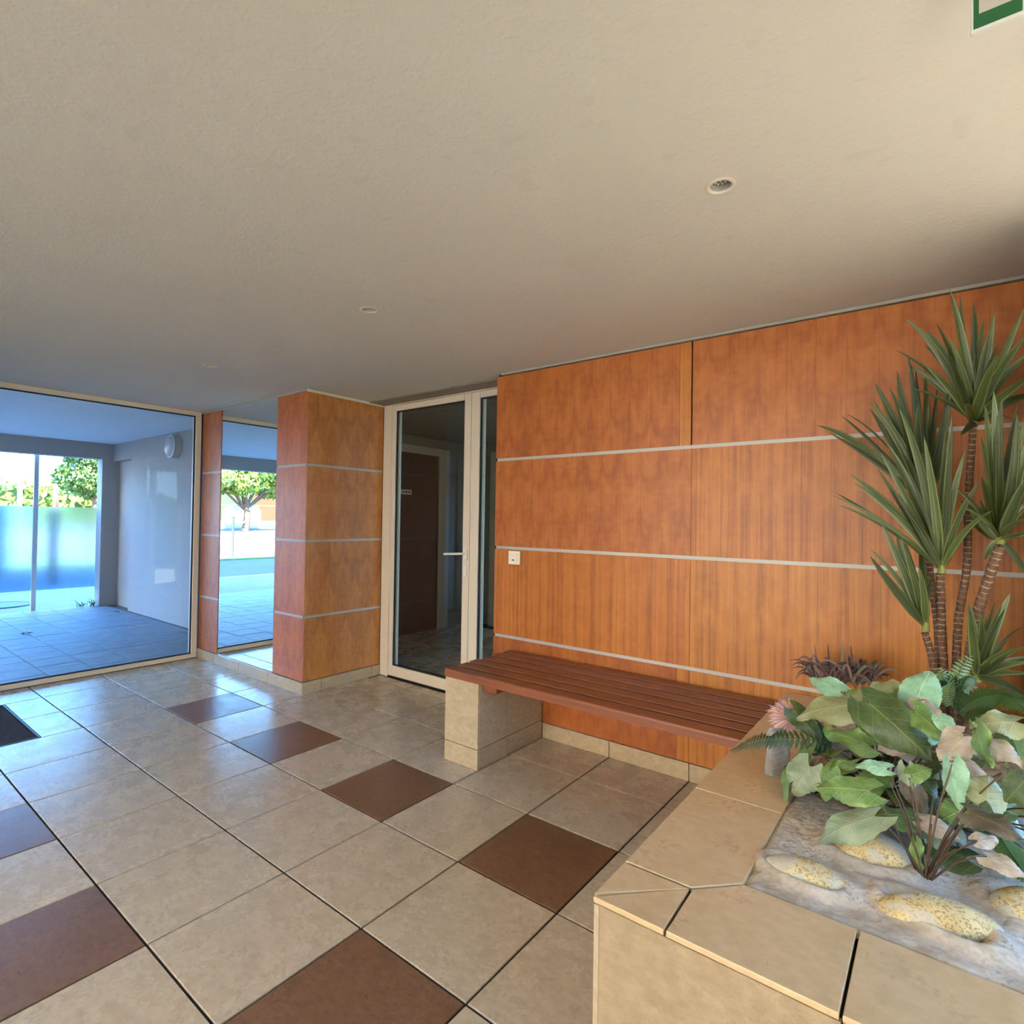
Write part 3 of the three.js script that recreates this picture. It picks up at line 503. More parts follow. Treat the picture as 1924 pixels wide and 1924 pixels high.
{
  const rootF = V(3.2, 1.18, 0.851), rootB = V(2.95, 1.18, 1.75);
  // base x, base y, base distance, tip x, tip y, tip distance, width, top, underside, normal
  const leaves = [
    [955, 1025, 0.88, 590, 985, 0.80, 0.52, 'green', 'grey', [0.1, 0.75, 0.75], 1], [1062, 885, 1.0, 855, 845, 0.95, 0.5, 'mint', 'green', [0.2, 0.8, 0.6], 1], [1215, 925, 0.95, 1350, 870, 0.98, 0.75, 'green', 'grey', [-0.2, 0.6, 0.75], 1],
    [985, 1180, 0.86, 548, 1330, 0.82, 0.42, 'grey', 'olive', [0.15, 0.85, 0.5], 1], [1470, 860, 0.95, 1500, 1160, 0.85, 0.5, 'mint', 'pink', [-0.55, 0.4, 0.8], 1], [1690, 1090, 0.9, 1715, 905, 1.0, 0.95, 'olive', 'brown', [0.2, 0.3, 0.9], 1],
    [1590, 1165, 0.82, 1950, 1300, 0.72, 0.5, 'brown', 'dark', [0.1, 0.8, 0.6], 1], [1690, 1440, 0.78, 1960, 1560, 0.72, 0.55, 'pink', 'brown', [0, 0.8, 0.6], 1], [1630, 1340, 0.8, 1790, 1320, 0.85, 0.6, 'pink', 'dark', [0, 0.7, 0.7], 1],
    [1285, 1215, 0.98, 1545, 1325, 0.95, 0.5, 'pink', 'brown', [0.1, 0.6, 0.8], 0], [1240, 1345, 0.84, 1252, 1555, 0.8, 0.36, 'green', 'green', [-0.5, 0.2, 0.8], 0], [1205, 1000, 1.0, 1335, 1190, 1.0, 0.6, 'brown', 'dark', [0.2, 0.3, 0.9], 1],
    [1180, 880, 1.02, 1185, 1085, 0.98, 0.5, 'grey', 'grey', [-0.3, 0.2, 0.9], 0], [1924, 960, 0.85, 1790, 1110, 0.85, 0.7, 'dark', 'brown', [0, 0.6, 0.8], 0], [1830, 880, 0.95, 1960, 1010, 0.9, 0.7, 'brown', 'dark', [0, 0.6, 0.8], 1],
    [700, 900, 0.95, 615, 1105, 0.9, 0.55, 'green', 'dark', [-0.6, 0.5, 0.6], 0],
    [875, 478, 1.75, 450, 525, 1.65, 0.5, 'olive', 'pink', [-0.05, 0.8, 0.6], 2], [770, 400, 1.9, 545, 285, 2.0, 0.5, 'mint', 'green', [-0.3, 0.7, 0.6], 2], [890, 490, 1.78, 745, 340, 1.95, 0.55, 'green', 'grey', [-0.2, 0.5, 0.8], 2],
    [945, 470, 1.5, 1375, 835, 1.3, 0.55, 'dark', 'dark', [-0.25, 0.7, 0.65], 2], [900, 470, 1.55, 1085, 775, 1.4, 0.62, 'dark', 'dark', [-0.5, 0.5, 0.7], 2], [1110, 400, 1.85, 925, 345, 1.95, 0.7, 'olive', 'green', [0.1, 0.6, 0.8], 2], [1100, 410, 1.8, 1190, 490, 1.7, 0.9, 'green', 'olive', [0, 0.5, 0.8], 0],
    [1245, 460, 1.7, 1335, 222, 1.85, 0.72, 'mint', 'olive', [-0.15, 0.35, 0.9], 2], [1255, 470, 1.65, 1420, 545, 1.55, 0.62, 'pink', 'olive', [0.1, 0.8, 0.6], 0], [1250, 465, 1.65, 1150, 560, 1.6, 0.6, 'pink', 'grey', [-0.2, 0.7, 0.6], 0], [1235, 520, 1.5, 1450, 700, 1.35, 0.62, 'green', 'mint', [0.15, 0.6, 0.8], 2],
    [1880, 590, 1.5, 1570, 590, 1.4, 0.6, 'olive', 'pink', [0, 0.75, 0.65], 2], [1550, 680, 1.3, 1375, 850, 1.2, 0.75, 'pink', 'grey', [-0.2, 0.7, 0.65], 2], [1625, 630, 1.25, 1690, 890, 1.15, 0.5, 'green', 'mint', [-0.75, 0.2, 0.6], 2], [1690, 715, 1.3, 1930, 860, 1.15, 0.6, 'pink', 'brown', [0.05, 0.8, 0.6], 2],
    [1500, 840, 1.15, 1720, 935, 1.08, 0.55, 'pink', 'brown', [0.1, 0.7, 0.7], 2], [545, 775, 1.45, 335, 1065, 1.2, 0.42, 'green', 'dark', [-0.7, 0.5, 0.5], 2], [575, 870, 1.3, 435, 1055, 1.2, 0.85, 'grey', 'grey', [-0.2, 0.35, 0.9], 2], [945, 735, 1.5, 612, 605, 1.6, 0.42, 'green', 'grey', [-0.1, 0.75, 0.6], 2],
    [470, 515, 1.85, 650, 695, 1.7, 0.5, 'dark', 'dark', [-0.3, 0.7, 0.6], 0], [520, 560, 1.9, 385, 515, 2.0, 0.6, 'dark', 'dark', [-0.2, 0.7, 0.7], 0], [860, 850, 1.3, 675, 870, 1.25, 0.35, 'green', 'dark', [0, 0.8, 0.6], 2], [1400, 560, 1.4, 1490, 690, 1.3, 0.6, 'mint', 'mint', [0.1, 0.5, 0.8], 0],
  ];
  leaves.forEach(([bx, by, bv, tx, ty, tv, W, a, b, n, st], i) => {
    const plant = bv < 1.06 ? frontPlant : backPlant, B = Z(bx, by, bv), E = Z(tx, ty, tv);
    setLeaf(plant, B, E, W * 1.2, N_(...n), [LM[a], LM[b]], { s: i + 3, droop: 0.3 + 0.6 * hash(i, 2, 3), fold: 0.12 + 0.25 * hash(i, 4, 3), wave: 0.05 + 0.06 * hash(i, 6, 3) });
    if (st) petiole(plant, st === 1 ? rootF.clone().add(new THREE.Vector3(rr(-0.008, 0.008), 0, rr(-0.008, 0.008))) : rootB.clone().add(new THREE.Vector3(rr(-0.03, 0.03), 0, rr(-0.03, 0.03))), B, st === 1 ? 0.0023 : 0.0026);
  });
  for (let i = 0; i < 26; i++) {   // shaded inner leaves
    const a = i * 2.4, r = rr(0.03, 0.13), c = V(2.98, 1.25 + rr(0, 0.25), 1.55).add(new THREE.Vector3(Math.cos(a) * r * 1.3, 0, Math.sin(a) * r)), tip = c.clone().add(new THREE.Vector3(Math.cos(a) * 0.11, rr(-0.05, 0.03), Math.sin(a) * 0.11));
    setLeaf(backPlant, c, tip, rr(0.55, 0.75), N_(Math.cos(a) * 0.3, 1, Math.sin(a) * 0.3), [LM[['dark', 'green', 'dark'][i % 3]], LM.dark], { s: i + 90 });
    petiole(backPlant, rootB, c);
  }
  for (let i = 0; i < 30; i++) {   // the right side of the clump
    const c = V(rr(3.1, 3.85), rr(1.25, 1.62), rr(1.05, 2.1)), a = rr(0, 6.28), tip = c.clone().add(new THREE.Vector3(Math.cos(a) * 0.11, rr(-0.05, 0.02), Math.abs(Math.sin(a)) * 0.1));
    setLeaf(backPlant, c, tip, rr(0.6, 0.85), N_(rr(-0.4, 0.4), 1, rr(0.1, 0.7)), [LM[['pink', 'olive', 'dark', 'green', 'mint', 'dark'][i % 6]], LM[['brown', 'dark', 'pink'][i % 3]]], { s: i + 140, fold: rr(0.1, 0.4), wave: rr(0.05, 0.1), droop: rr(0.2, 0.8) });
    petiole(backPlant, V(3.25 + rr(-0.1, 0.1), 1.18, 1.6 + rr(-0.1, 0.1)), c);
  }
  for (let i = 0; i < 9; i++) { const a = i * 0.7, e = rootF.clone().add(new THREE.Vector3(Math.cos(a) * 0.07, rr(0.1, 0.2), Math.sin(a) * 0.05)); petiole(frontPlant, rootF, e, 0.002); }
  const knot = new THREE.SphereGeometry(0.012, 12, 8); knot.scale(1.2, 0.8, 1); knot.translate(rootF.x, rootF.y + 0.003, rootF.z); wpart(frontPlant, 'root_knot', knot, std({ color: 0x2e231a, roughness: 0.8 }));
}

// dracaena: ringed canes and strap leaves
const bladeMap = texture(128, 512, (u, v) => { const q = Math.abs(u - 0.5) * 2, l = fbm(u, v, 26, 3, 3, 601), m = fbm(u, v, 4, 6, 3, 605); let c = mixc(rgb(0x3c4826), rgb(0x67753f), clamp(l * 0.9 + m * 0.5 - 0.25)); c = mixc(c, rgb(0xb0b068), 0.7 * sm(0.1, 0.03, Math.abs(q - 0.72))); c = mixc(c, rgb(0xa3a44a), 0.6 * sm(0.12, 0.0, v)); return mixc(c, rgb(0x8d8a5c), 0.35 * sm(0.05, 0.0, q)); }, true);
const bladeMat = phys({ map: bladeMap, roughness: 0.38, side: THREE.DoubleSide, transmission: 0.1, thickness: 0 });
const dullBlade = phys({ map: bladeMap, color: 0xb4b5a0, roughness: 0.5, side: THREE.DoubleSide, transmission: 0.1, thickness: 0 });
function blade(A, C, B, W, roll) {
  const nt = 14, q = new THREE.QuadraticBezierCurve3(A, C, B), pos = [], uv = [], idx = [], side = new THREE.Vector3(), tan = new THREE.Vector3(), p = new THREE.Vector3(), nrm = new THREE.Vector3();
  for (let j = 0; j <= nt; j++) {
    const t = j / nt; q.getPoint(t, p); q.getTangent(t, tan); side.copy(tan).cross(roll).normalize(); nrm.copy(side).cross(tan).normalize();
    const w = W * (0.45 + 0.55 * sm(0, 0.25, t)) * Math.pow(clamp(1 - Math.pow(t, 2.6)), 0.8) * 0.5;
    for (const k of [-1, -0.5, 0, 0.5, 1]) { pos.push(p.x + side.x * w * k + nrm.x * w * 0.4 * Math.abs(k), p.y + side.y * w * k + nrm.y * w * 0.4 * Math.abs(k), p.z + side.z * w * k + nrm.z * w * 0.4 * Math.abs(k)); uv.push(0.5 + k / 2, t); }
    if (j < nt) for (let k = 0; k < 4; k++) { const a = j * 5 + k; idx.push(a, a + 1, a + 6, a, a + 6, a + 5); }
  }
  const g = new THREE.BufferGeometry(); g.setAttribute('position', new THREE.Float32BufferAttribute(pos, 3)); g.setAttribute('uv', new THREE.Float32BufferAttribute(uv, 2)); g.setIndex(idx); g.computeVertexNormals(); return g;
}
const caneMap = texture(256, 512, (u, v) => { const k = v * 22 + 0.5 * fbm(u, v, 6, 8, 2, 621), f = Math.abs(k - Math.round(k)), ring = sm(0.16, 0.04, f), m = fbm(u, v, 14, 30, 3, 625); let c = mixc(rgb(0x4e3326), rgb(0x7b5a41), m); return mixc(c, rgb(0xb08e66), ring * (0.3 + 0.7 * sm(0.35, 0.6, fbm(u, v, 8, 40, 2, 629)))); }, true);
const caneMat = std({ map: caneMap, roughness: 0.8, bumpMap: caneMap, bumpScale: 0.003 });
const dracaena = thing('dracaena', 'tall artificial dracaena with ringed brown canes and strap leaves against the wood wall', 'plant', V(3.3, 1.18, 2.95));
{
  const R = (x, y, v) => P(1480 + x / 2.347, 520 + y / 2.347, v);
  const cane = (pts, r) => { const g = tube(pts, r, 60, 14, (t) => (1.12 - 0.25 * t) * (1 + 0.05 * Math.cos(t * 60 / 3 * 6.283))); const uv = g.attributes.uv, L = new THREE.CatmullRomCurve3(pts).getLength(); for (let i = 0; i < uv.count; i++) uv.setXY(i, uv.getY(i), uv.getX(i) * L / 0.42); wpart(dracaena, 'cane', g, caneMat); };
  const b = (u, v) => V(u, 1.15, v);
  cane([b(3.22, 2.85), R(640, 1700, 2.85), R(605, 1570, 2.82)], 0.0125);
  cane([b(3.27, 2.95), R(685, 1720, 2.9), R(676, 1500, 2.88), R(672, 1310, 2.85)], 0.0145);
  cane([b(3.25, 3.1), R(660, 1550, 3.12), R(640, 1400, 3.15), R(622, 1230, 3.18), R(610, 1000, 3.2)], 0.0115);
  cane([b(3.32, 3.0), R(742, 1720, 3.0), R(755, 1500, 3.02), R(790, 1280, 3.05), R(795, 1030, 3.08), R(820, 620, 3.1)], 0.0125);
  cane([b(3.36, 2.8), R(800, 1700, 2.8), R(840, 1480, 2.76), R(890, 1320, 2.72), R(935, 1190, 2.7)], 0.0165);
  cane([b(3.4, 2.7), R(808, 1840, 2.68), R(830, 1770, 2.66)], 0.014);
  // crown: origin x, y, distance; then leaf tips x, y, distance offset, width in mm
  const crowns = [
    [822, 640, 3.1, [[715, 55, -0.1, 34], [830, 155, 0.1, 26], [865, 190, 0, 26], [912, 150, -0.2, 28], [1045, 130, -0.3, 24], [1060, 250, -0.5, 30], [515, 182, -0.2, 24], [610, 235, 0.1, 32], [600, 300, 0.2, 30], [710, 260, -0.3, 26], [705, 320, -0.5, 28], [1080, 330, -0.2, 34], [1090, 430, -0.4, 34], [1080, 520, 0.1, 34], [470, 320, 0.2, 16], [525, 385, 0, 26], [540, 490, -0.3, 14], [760, 700, -0.5, 26], [930, 340, -0.6, 34], [780, 560, -0.6, 30], [1000, 640, -0.5, 26]]],
    [612, 1000, 3.18, [[382, 468, 0.1, 34], [450, 490, 0.2, 30], [362, 555, -0.1, 34], [530, 345, -0.1, 34], [482, 412, -0.3, 36], [605, 392, 0.15, 28], [125, 655, 0.25, 30], [170, 680, 0.1, 18], [328, 750, 0.2, 16], [250, 600, 0, 10], [715, 470, -0.2, 34], [660, 480, 0.1, 22], [575, 560, -0.5, 34]]],
    [678, 1290, 2.85, [[490, 575, -0.2, 32], [425, 720, 0.0, 30], [275, 870, -0.1, 28], [285, 905, -0.3, 22], [192, 962, -0.2, 14], [215, 1005, 0, 16], [725, 600, -0.1, 26], [715, 690, -0.35, 24], [785, 760, -0.2, 26], [700, 660, 0.2, 24], [850, 900, -0.35, 24], [905, 1030, -0.4, 22], [815, 1100, 0.1, 22], [520, 840, -0.4, 12], [480, 985, -0.4, 10], [560, 660, 0.1, 34], [600, 700, -0.4, 30], [560, 605, 0.1, 16]]],
    [938, 1160, 2.7, [[908, 500, -0.1, 34], [945, 530, -0.25, 34], [1022, 540, 0.1, 16], [870, 560, 0.15, 28], [1070, 680, -0.2, 32], [1080, 850, -0.3, 32], [738, 930, -0.35, 16], [1090, 980, 0, 28], [1085, 1130, -0.3, 24], [850, 700, 0.3, 26], [1010, 600, -0.4, 32], [780, 1020, -0.4, 14], [855, 880, 0.2, 36], [900, 700, 0.1, 38], [1000, 760, 0.2, 34], [870, 1400, 0.3, 18], [810, 1080, 0.3, 30], [1060, 1330, 0.1, 20]]],
    [608, 1545, 2.82, [[413, 1090, -0.1, 30], [480, 1132, 0.1, 28], [522, 1180, 0.2, 24], [362, 1200, 0, 20], [645, 1300, -0.2, 20], [588, 1140, 0.25, 28], [500, 1150, -0.2, 26]]],
    [832, 1765, 2.66, [[982, 1395, -0.1, 34], [795, 1422, 0.1, 22], [915, 1430, 0.3, 14], [868, 1390, 0.2, 24], [1060, 1625, -0.3, 14], [1120, 1900, -0.4, 30], [1040, 1540, 0.2, 8], [1010, 1700, -0.2, 12], [1000, 1740, 0, 12], [980, 1690, 0.2, 12], [850, 1480, -0.2, 26], [1080, 1700, -0.2, 24]]],
  ];
  crowns.forEach(([ox, oy, ov, tips], c) => tips.forEach(([x, y, dv, w], i) => {
    const A = R(ox, oy, ov), E = R(x, y, Math.min(ov + dv, 3.6)), L = A.distanceTo(E), mid = A.clone().lerp(E, 0.5);
    mid.y += L * (x < ox - 150 || x > ox + 150 ? 0.16 : 0.05) * (0.6 + 0.7 * hash(c, i, 1)); mid.x += (hash(i, c, 4) - 0.5) * 0.04; mid.z += (hash(i, c, 5) - 0.3) * 0.05;
    if (E.z < -3.66 * T) E.z = -3.66 * T; if (mid.z < -3.64 * T) mid.z = -3.64 * T;
    wpart(dracaena, 'leaf', blade(A, mid, E, w * 0.00105, new THREE.Vector3((hash(c, i, 8) - 0.5) * 0.9, (hash(c, i, 9) - 0.5) * 0.6, 1).normalize()), hash(c, i, 6) < 0.3 ? dullBlade : bladeMat);
  }));
  crowns.forEach(([ox, oy, ov, tips], c) => { for (let i = 0; i < tips.length * 0.7; i++) {
    const p = tips[Math.floor(rnd() * tips.length)], q = tips[Math.floor(rnd() * tips.length)], k = rr(0.2, 0.8), A = R(ox, oy + rr(-10, 10), ov), E = R(lerp(p[0], q[0], k), lerp(p[1], q[1], k) + rr(-10, 60), Math.min(ov + rr(-0.5, 0.4), 3.6)), mid = A.clone().lerp(E, 0.5);
    mid.y += A.distanceTo(E) * rr(0.03, 0.12); mid.x += rr(-0.02, 0.02); mid.z += rr(-0.01, 0.03); if (E.z < -3.66 * T) E.z = -3.66 * T; if (mid.z < -3.64 * T) mid.z = -3.64 * T;
    wpart(dracaena, 'leaf', blade(A, mid, E, rr(0.016, 0.032), new THREE.Vector3(rr(-0.5, 0.5), rr(-0.3, 0.3), 1).normalize()), rnd() < 0.35 ? dullBlade : bladeMat);
  } });
  for (const [ox, oy, ov] of crowns) { const a = R(ox, oy + 18, ov), e = R(ox + 2, oy - 42, ov); wpart(dracaena, 'leaf_sheath', tube([a, a.clone().lerp(e, 0.5), e], 0.014, 8, 10, (t) => 0.95 - 0.35 * t), std({ color: 0x7d7f35, roughness: 0.5 })); }
}

// ferns
const fernMat = phys({ color: 0x40602c, roughness: 0.42, side: THREE.DoubleSide, transmission: 0.1, thickness: 0 }), fernPale = phys({ color: 0x759058, roughness: 0.42, side: THREE.DoubleSide, transmission: 0.15, thickness: 0 });
const fernDark = std({ color: 0x33491f, roughness: 0.5, side: THREE.DoubleSide });
function frond(parent, pts, len, pairs, m, nrm = up) {
  const c = new THREE.CatmullRomCurve3(pts), geos = [tube(pts, 0.0012, 20, 4)], tan = new THREE.Vector3(), p = new THREE.Vector3();
  for (let i = 1; i <= pairs; i++) for (const s of [-1, 1]) {
    const t = i / (pairs + 0.6); c.getPointAt(t, p); c.getTangentAt(t, tan); const side = tan.clone().cross(nrm).normalize().multiplyScalar(s), l = len * Math.pow(Math.sin(Math.PI * (0.12 + 0.86 * t)), 0.7) * rr(0.85, 1.1);
    const dir = side.clone().addScaledVector(tan, 0.35).addScaledVector(nrm, -0.15).normalize(), w = l * 0.36, a = p.clone(), q = [];
    for (const [f, ww] of [[0, 0.5], [0.35, 1], [0.75, 0.6], [1, 0.02]]) { const o = a.clone().addScaledVector(dir, l * f).addScaledVector(nrm, -l * 0.2 * f * f); q.push(o.clone().addScaledVector(tan, w * ww * 0.5), o.clone().addScaledVector(nrm, -w * ww * 0.12), o.clone().addScaledVector(tan, -w * ww * 0.5)); }
    const g = new THREE.BufferGeometry().setFromPoints(q), id = []; for (let k = 0; k < 3; k++) for (let e = 0; e < 2; e++) { const z = k * 3 + e; id.push(z, z + 1, z + 4, z, z + 4, z + 3); } g.setIndex(id); g.computeVertexNormals(); g.setAttribute('uv', new THREE.Float32BufferAttribute(new Float32Array(q.length * 2), 2)); geos.push(g);
  }
  wpart(parent, 'frond', mergeGeometries(geos), m);
}
const fernLeft = thing('fern', 'dark fern with one long frond lying over the left planter rim', 'fern', V(2.62, 1.19, 2.0));
{
  frond(fernLeft, [Z(720, 760, 1.6), Z(560, 700, 1.52), Z(400, 690, 1.5), Z(230, 705, 1.6), Z(70, 775, 1.83)], 0.036, 30, fernDark, N_(0, 0.75, 0.66));
  frond(fernLeft, [Z(700, 770, 1.75), Z(640, 690, 1.8), Z(600, 600, 1.85), Z(590, 560, 1.9)], 0.03, 16, fernMat, N_(-0.4, 0.6, 0.6));
  frond(fernLeft, [Z(720, 780, 1.75), Z(660, 740, 1.7), Z(560, 760, 1.62)], 0.028, 14, fernMat, N_(0, 1, 0.5));
}
const fernMid = thing('fern', 'small bright fern clump at the foot of the dracaena canes', 'fern', V(3.25, 1.19, 2.4));
{
  const o = (x, y, v) => Z(x, y, v);
  [[1390, 250, 2.4], [1500, 300, 2.3], [1595, 165, 2.55], [1340, 385, 2.2], [1430, 330, 2.15], [1560, 380, 2.2], [1480, 260, 2.6], [1620, 300, 2.5]].forEach(([x, y, v], i) => { const a = o(1450 + i * 6, 490, 2.4), e = o(x, y, v), m = a.clone().lerp(e, 0.55); m.y += 0.03; frond(fernMid, [a, m, e], 0.032, 15, i % 2 ? fernMat : fernPale, N_(rr(-0.3, 0.3), 0.5, 0.8)); });
}
const fernRight = thing('fern', 'fern with an arching frond over the pale leaves at the right edge', 'fern', V(3.5, 1.19, 1.9));
{
  frond(fernRight, [Z(1500, 540, 2.0), Z(1600, 460, 2.0), Z(1740, 420, 1.95), Z(1850, 450, 1.85), Z(1960, 540, 1.75)], 0.045, 28, fernMat, N_(0, 0.75, 0.65));
  frond(fernRight, [Z(1780, 600, 1.6), Z(1850, 700, 1.5), Z(1900, 830, 1.4), Z(1915, 930, 1.35)], 0.045, 20, fernPale, N_(0.1, 0.5, 0.8));
  frond(fernRight, [Z(1540, 560, 1.95), Z(1640, 540, 1.9), Z(1780, 560, 1.8), Z(1900, 640, 1.7)], 0.04, 22, fernMat, N_(0, 0.75, 0.65));
  frond(fernRight, [Z(1760, 1290, 1.0), Z(1830, 1400, 0.95), Z(1900, 1500, 0.9), Z(1960, 1600, 0.85)], 0.035, 18, fernMat, N_(0, 0.75, 0.65));
}
// dark tufted grass plant against the wall
const tuft = thing('grass_tuft', 'low tuft of dark purplish arching blades behind the broad leaves', 'plant', V(2.55, 1.19, 3.2));
{
  const mats = [std({ color: 0x634840, roughness: 0.5, side: THREE.DoubleSide }), std({ color: 0x86695c, roughness: 0.5, side: THREE.DoubleSide }), std({ color: 0x6a664c, roughness: 0.45, side: THREE.DoubleSide }), std({ color: 0x452f2c, roughness: 0.5, side: THREE.DoubleSide })];
  const o = (x, y, v) => P(1480 + x / 8.745, 1180 + y / 8.745, v);
  const tips = [[440, 230], [380, 340], [910, 200], [660, 250], [1030, 270], [980, 350], [220, 610], [200, 750], [1590, 530], [1610, 600], [1710, 780], [1660, 800], [1290, 490], [1370, 660], [560, 800], [700, 720], [1480, 790], [1450, 740], [900, 860], [640, 880]];
  for (let i = 0; i < 130; i++) {
    const big = i < 20, v = 3.15 + rr(-0.2, 0.2), A = o(big ? clamp(tips[i][0], 520, 1300) + rr(-80, 80) : rr(430, 1400), 900 + rr(-90, 60), v), a = rr(0, 6.28), d = rr(0.05, 0.12);
    const E = big ? o(tips[i][0], tips[i][1], clamp(v + rr(-0.15, 0.15), 2.9, 3.5)) : A.clone().add(new THREE.Vector3(Math.cos(a) * d, rr(-0.02, 0.07), Math.sin(a) * d * 0.7)), m = A.clone().lerp(E, 0.5); m.y += big ? 0.03 : rr(0.05, 0.1);
    wpart(tuft, 'leaf_blade', blade(A, m, E, rr(0.007, 0.012), N_(rr(-0.6, 0.6), 0.5, 1)), mats[i % 4]);
  }
}
// pink flower
const flower = thing('flower', 'pale pink spiky artificial flower lying at the inner edge of the left rim', 'flower', Z(450, 570, 1.95));
{
  const C = Z(450, 570, 1.95), pm = [0xd9a9a6, 0xe6c3be, 0xc9a0b0, 0xe3b79c].map((c) => phys({ color: c, roughness: 0.55, side: THREE.DoubleSide, transmission: 0.2, thickness: 0 }));
  for (let i = 0; i < 54; i++) { const a = i * 2.39996, e = -0.25 + 1.1 * ((i + 0.5) / 54), d = N_(Math.cos(a) * Math.cos(e) - 0.35, Math.sin(a) * Math.cos(e) + 0.05, Math.sin(e) * 0.9), E = C.clone().addScaledVector(d, rr(0.058, 0.078)), m = C.clone().addScaledVector(d, 0.035); m.y += 0.006; wpart(flower, 'petal', blade(C.clone().addScaledVector(d, 0.008), m, E, 0.0085, N_(0.3, 0.5, 1)), pm[i % 4]); }
  const core = new THREE.SphereGeometry(0.013, 12, 10); core.translate(C.x, C.y, C.z); wpart(flower, 'flower_heart', core, std({ color: 0x9a7d72, roughness: 0.8 }));
}
// rocks
{
  const rockMap = texture(256, 256, (u, v) => { const a = fbm(u, v, 5, 9, 4, 701), b = fbm(u, v, 40, 40, 2, 705); return mixc(mixc(rgb(0x857e76), rgb(0xbcb3a8), a * 1.4 - 0.2), rgb(0x8f7866), 0.5 * sm(0.5, 0.7, b)); }, true, 0.2);
  const RM = std({ map: rockMap, roughness: 0.85, bumpMap: rockMap, bumpScale: 0.004 });
  const rock = (label, at, sx, sy, sz, s, turn) => {
    const g = new THREE.IcosahedronGeometry(1, 12), p = g.attributes.position;
    for (let i = 0; i < p.count; i++) { const q = new THREE.Vector3().fromBufferAttribute(p, i), k = Math.pow(Math.abs(q.x) ** 5 + Math.abs(q.y) ** 5 + Math.abs(q.z) ** 5, -0.2) * (1 + 0.3 * (fbm(q.x * 0.5 + 0.5, q.y * 0.5 + q.z * 0.3 + 0.8, 3, 3, 3, s) - 0.5)); q.multiplyScalar(k); p.setXYZ(i, q.x * sx, q.y * sy, q.z * sz); }
    g.rotateY(turn); g.computeVertexNormals(); { const uv = new Float32Array(p.count * 2); for (let i = 0; i < p.count; i++) { uv[i * 2] = p.getX(i) + p.getZ(i) * 0.7; uv[i * 2 + 1] = p.getY(i) + p.getZ(i) * 0.3; } g.setAttribute('uv', new THREE.BufferAttribute(uv, 2)); } const m = new THREE.Mesh(g, RM); m.name = numbered('rock'); m.position.copy(at); m.castShadow = m.receiveShadow = true; scene.add(m); tag(m, label, 'stone');
  };
  rock('upright grey slab of rock at the left rim under the long fern frond', V(2.37, 1.33, 1.62), 0.036, 0.075, 0.014, 711, 0.9);
  rock('brown grey rock half hidden between the leaves of the planter', V(2.72, 1.33, 1.95), 0.05, 0.055, 0.035, 717, -0.3);
}
const dry = thing('dry_leaf', 'curled orange brown dry leaf beside the rock in the planter', 'leaf', Z(655, 860, 1.55));
setLeaf(dry, Z(650, 870, 1.5), Z(665, 775, 1.58), 0.6, N_(-0.2, 0.4, 0.9), [std({ color: 0xa8744a, roughness: 0.7 }), std({ color: 0x8a5c38, roughness: 0.7 })], { droop: 0.9, fold: 0.6 });

// ---------------------------------------------------------------- green sign hanging from the ceiling
const sign = thing('exit_sign', 'green hanging exit sign with a white rectangle in the upper right corner', 'sign', V(3.413, 4.75, 0.11));
{
  const c = document.createElement('canvas'); c.width = 144; c.height = 250; const x = c.getContext('2d'); x.fillStyle = '#175c30'; x.fillRect(0, 0, 144, 250); x.fillStyle = '#b9b1a6'; x.fillRect(16, 118, 112, 78);
  const t = new THREE.CanvasTexture(c); t.colorSpace = THREE.SRGBColorSpace; t.wrapS = t.wrapT = THREE.RepeatWrapping; t.repeat.set(1 / (0.135 * T), 1 / (0.235 * T));
  wpart(sign, 'acrylic_panel', rbox(3.341, 3.489, 4.745, 4.995, 0.105, 0.125, 0.001, 1), phys({ color: 0xd8d6cc, roughness: 0.2 }));
  wpart(sign, 'green_face', frontPlate(3.348, 3.484, 4.757, 4.992, 0.103, 0.001, 0.0002, 0.0675 * T, 0.1175 * T), std({ map: t, roughness: 0.4 }));
  wpart(sign, 'ceiling_bracket', rbox(3.30, 3.53, 4.99, 5.02, 0.09, 0.14, 0.002), whiteEnamel);
}

// ---------------------------------------------------------------- outside, left: porch
const porchFloor = structure('porch_floor');
wpart(porchFloor, 'joint_bed', box(-18.3, -9.2, -0.3, -0.03, -9, 4.3), std({ color: 0x55524e, roughness: 0.95 }));
{
  const slate = texture(512, 512, (u, v) => { const a = fbm(u, v, 40, 6, 4, 801), b = fbm(u, v, 5, 5, 3, 805); return mixc(rgb(0x5c6166), rgb(0x8d9298), clamp(a * 1.2 + (b - 0.5) * 0.5 - 0.1)); }, true, 0.61);
  const sm_ = std({ map: slate, roughness: 0.6, bumpMap: slate, bumpScale: 0.002 }), S = 0.68;
  for (let i = 0; i < 14; i++) for (let j = 0; j < 18; j++) {
    const u1 = -8.99 - i * S, u0 = Math.max(u1 - S, -18.25), v0 = 3.83 - (j + 1) * S, v1 = v0 + S; if (u1 - u0 < 0.1) continue;
    wpart(porchFloor, 'porch_tile', upPlate(u0 + 0.008, u1 - 0.008, v0 + 0.008, v1 - 0.008, -0.02 + rr(-0.003, 0.003), 0.012, 0.002, rr(0, 6), rr(0, 6)), sm_);
  }
}
const porchCeil = structure('porch_ceiling');
{
  const b = [], n = 46; for (let i = 0; i < n; i++) { const u = -18 + i * (8.8 / n); b.push(rbox(u + 0.014, u + 8.8 / n - 0.014, 5.15, 5.22, -9, 3.95, 0.003, 1)); }
  const m = wpart(porchCeil, 'lining_boards', mergeGeometries(b), std({ color: 0xdfe7ea, roughness: 0.7 })); m.userData.kind = 'stuff';
  wpart(porchCeil, 'soffit_slab', box(-18.4, -9.2, 5.22, 5.6, -9.3, 4.3), std({ color: 0x6b6b6b, roughness: 0.9 }));
}
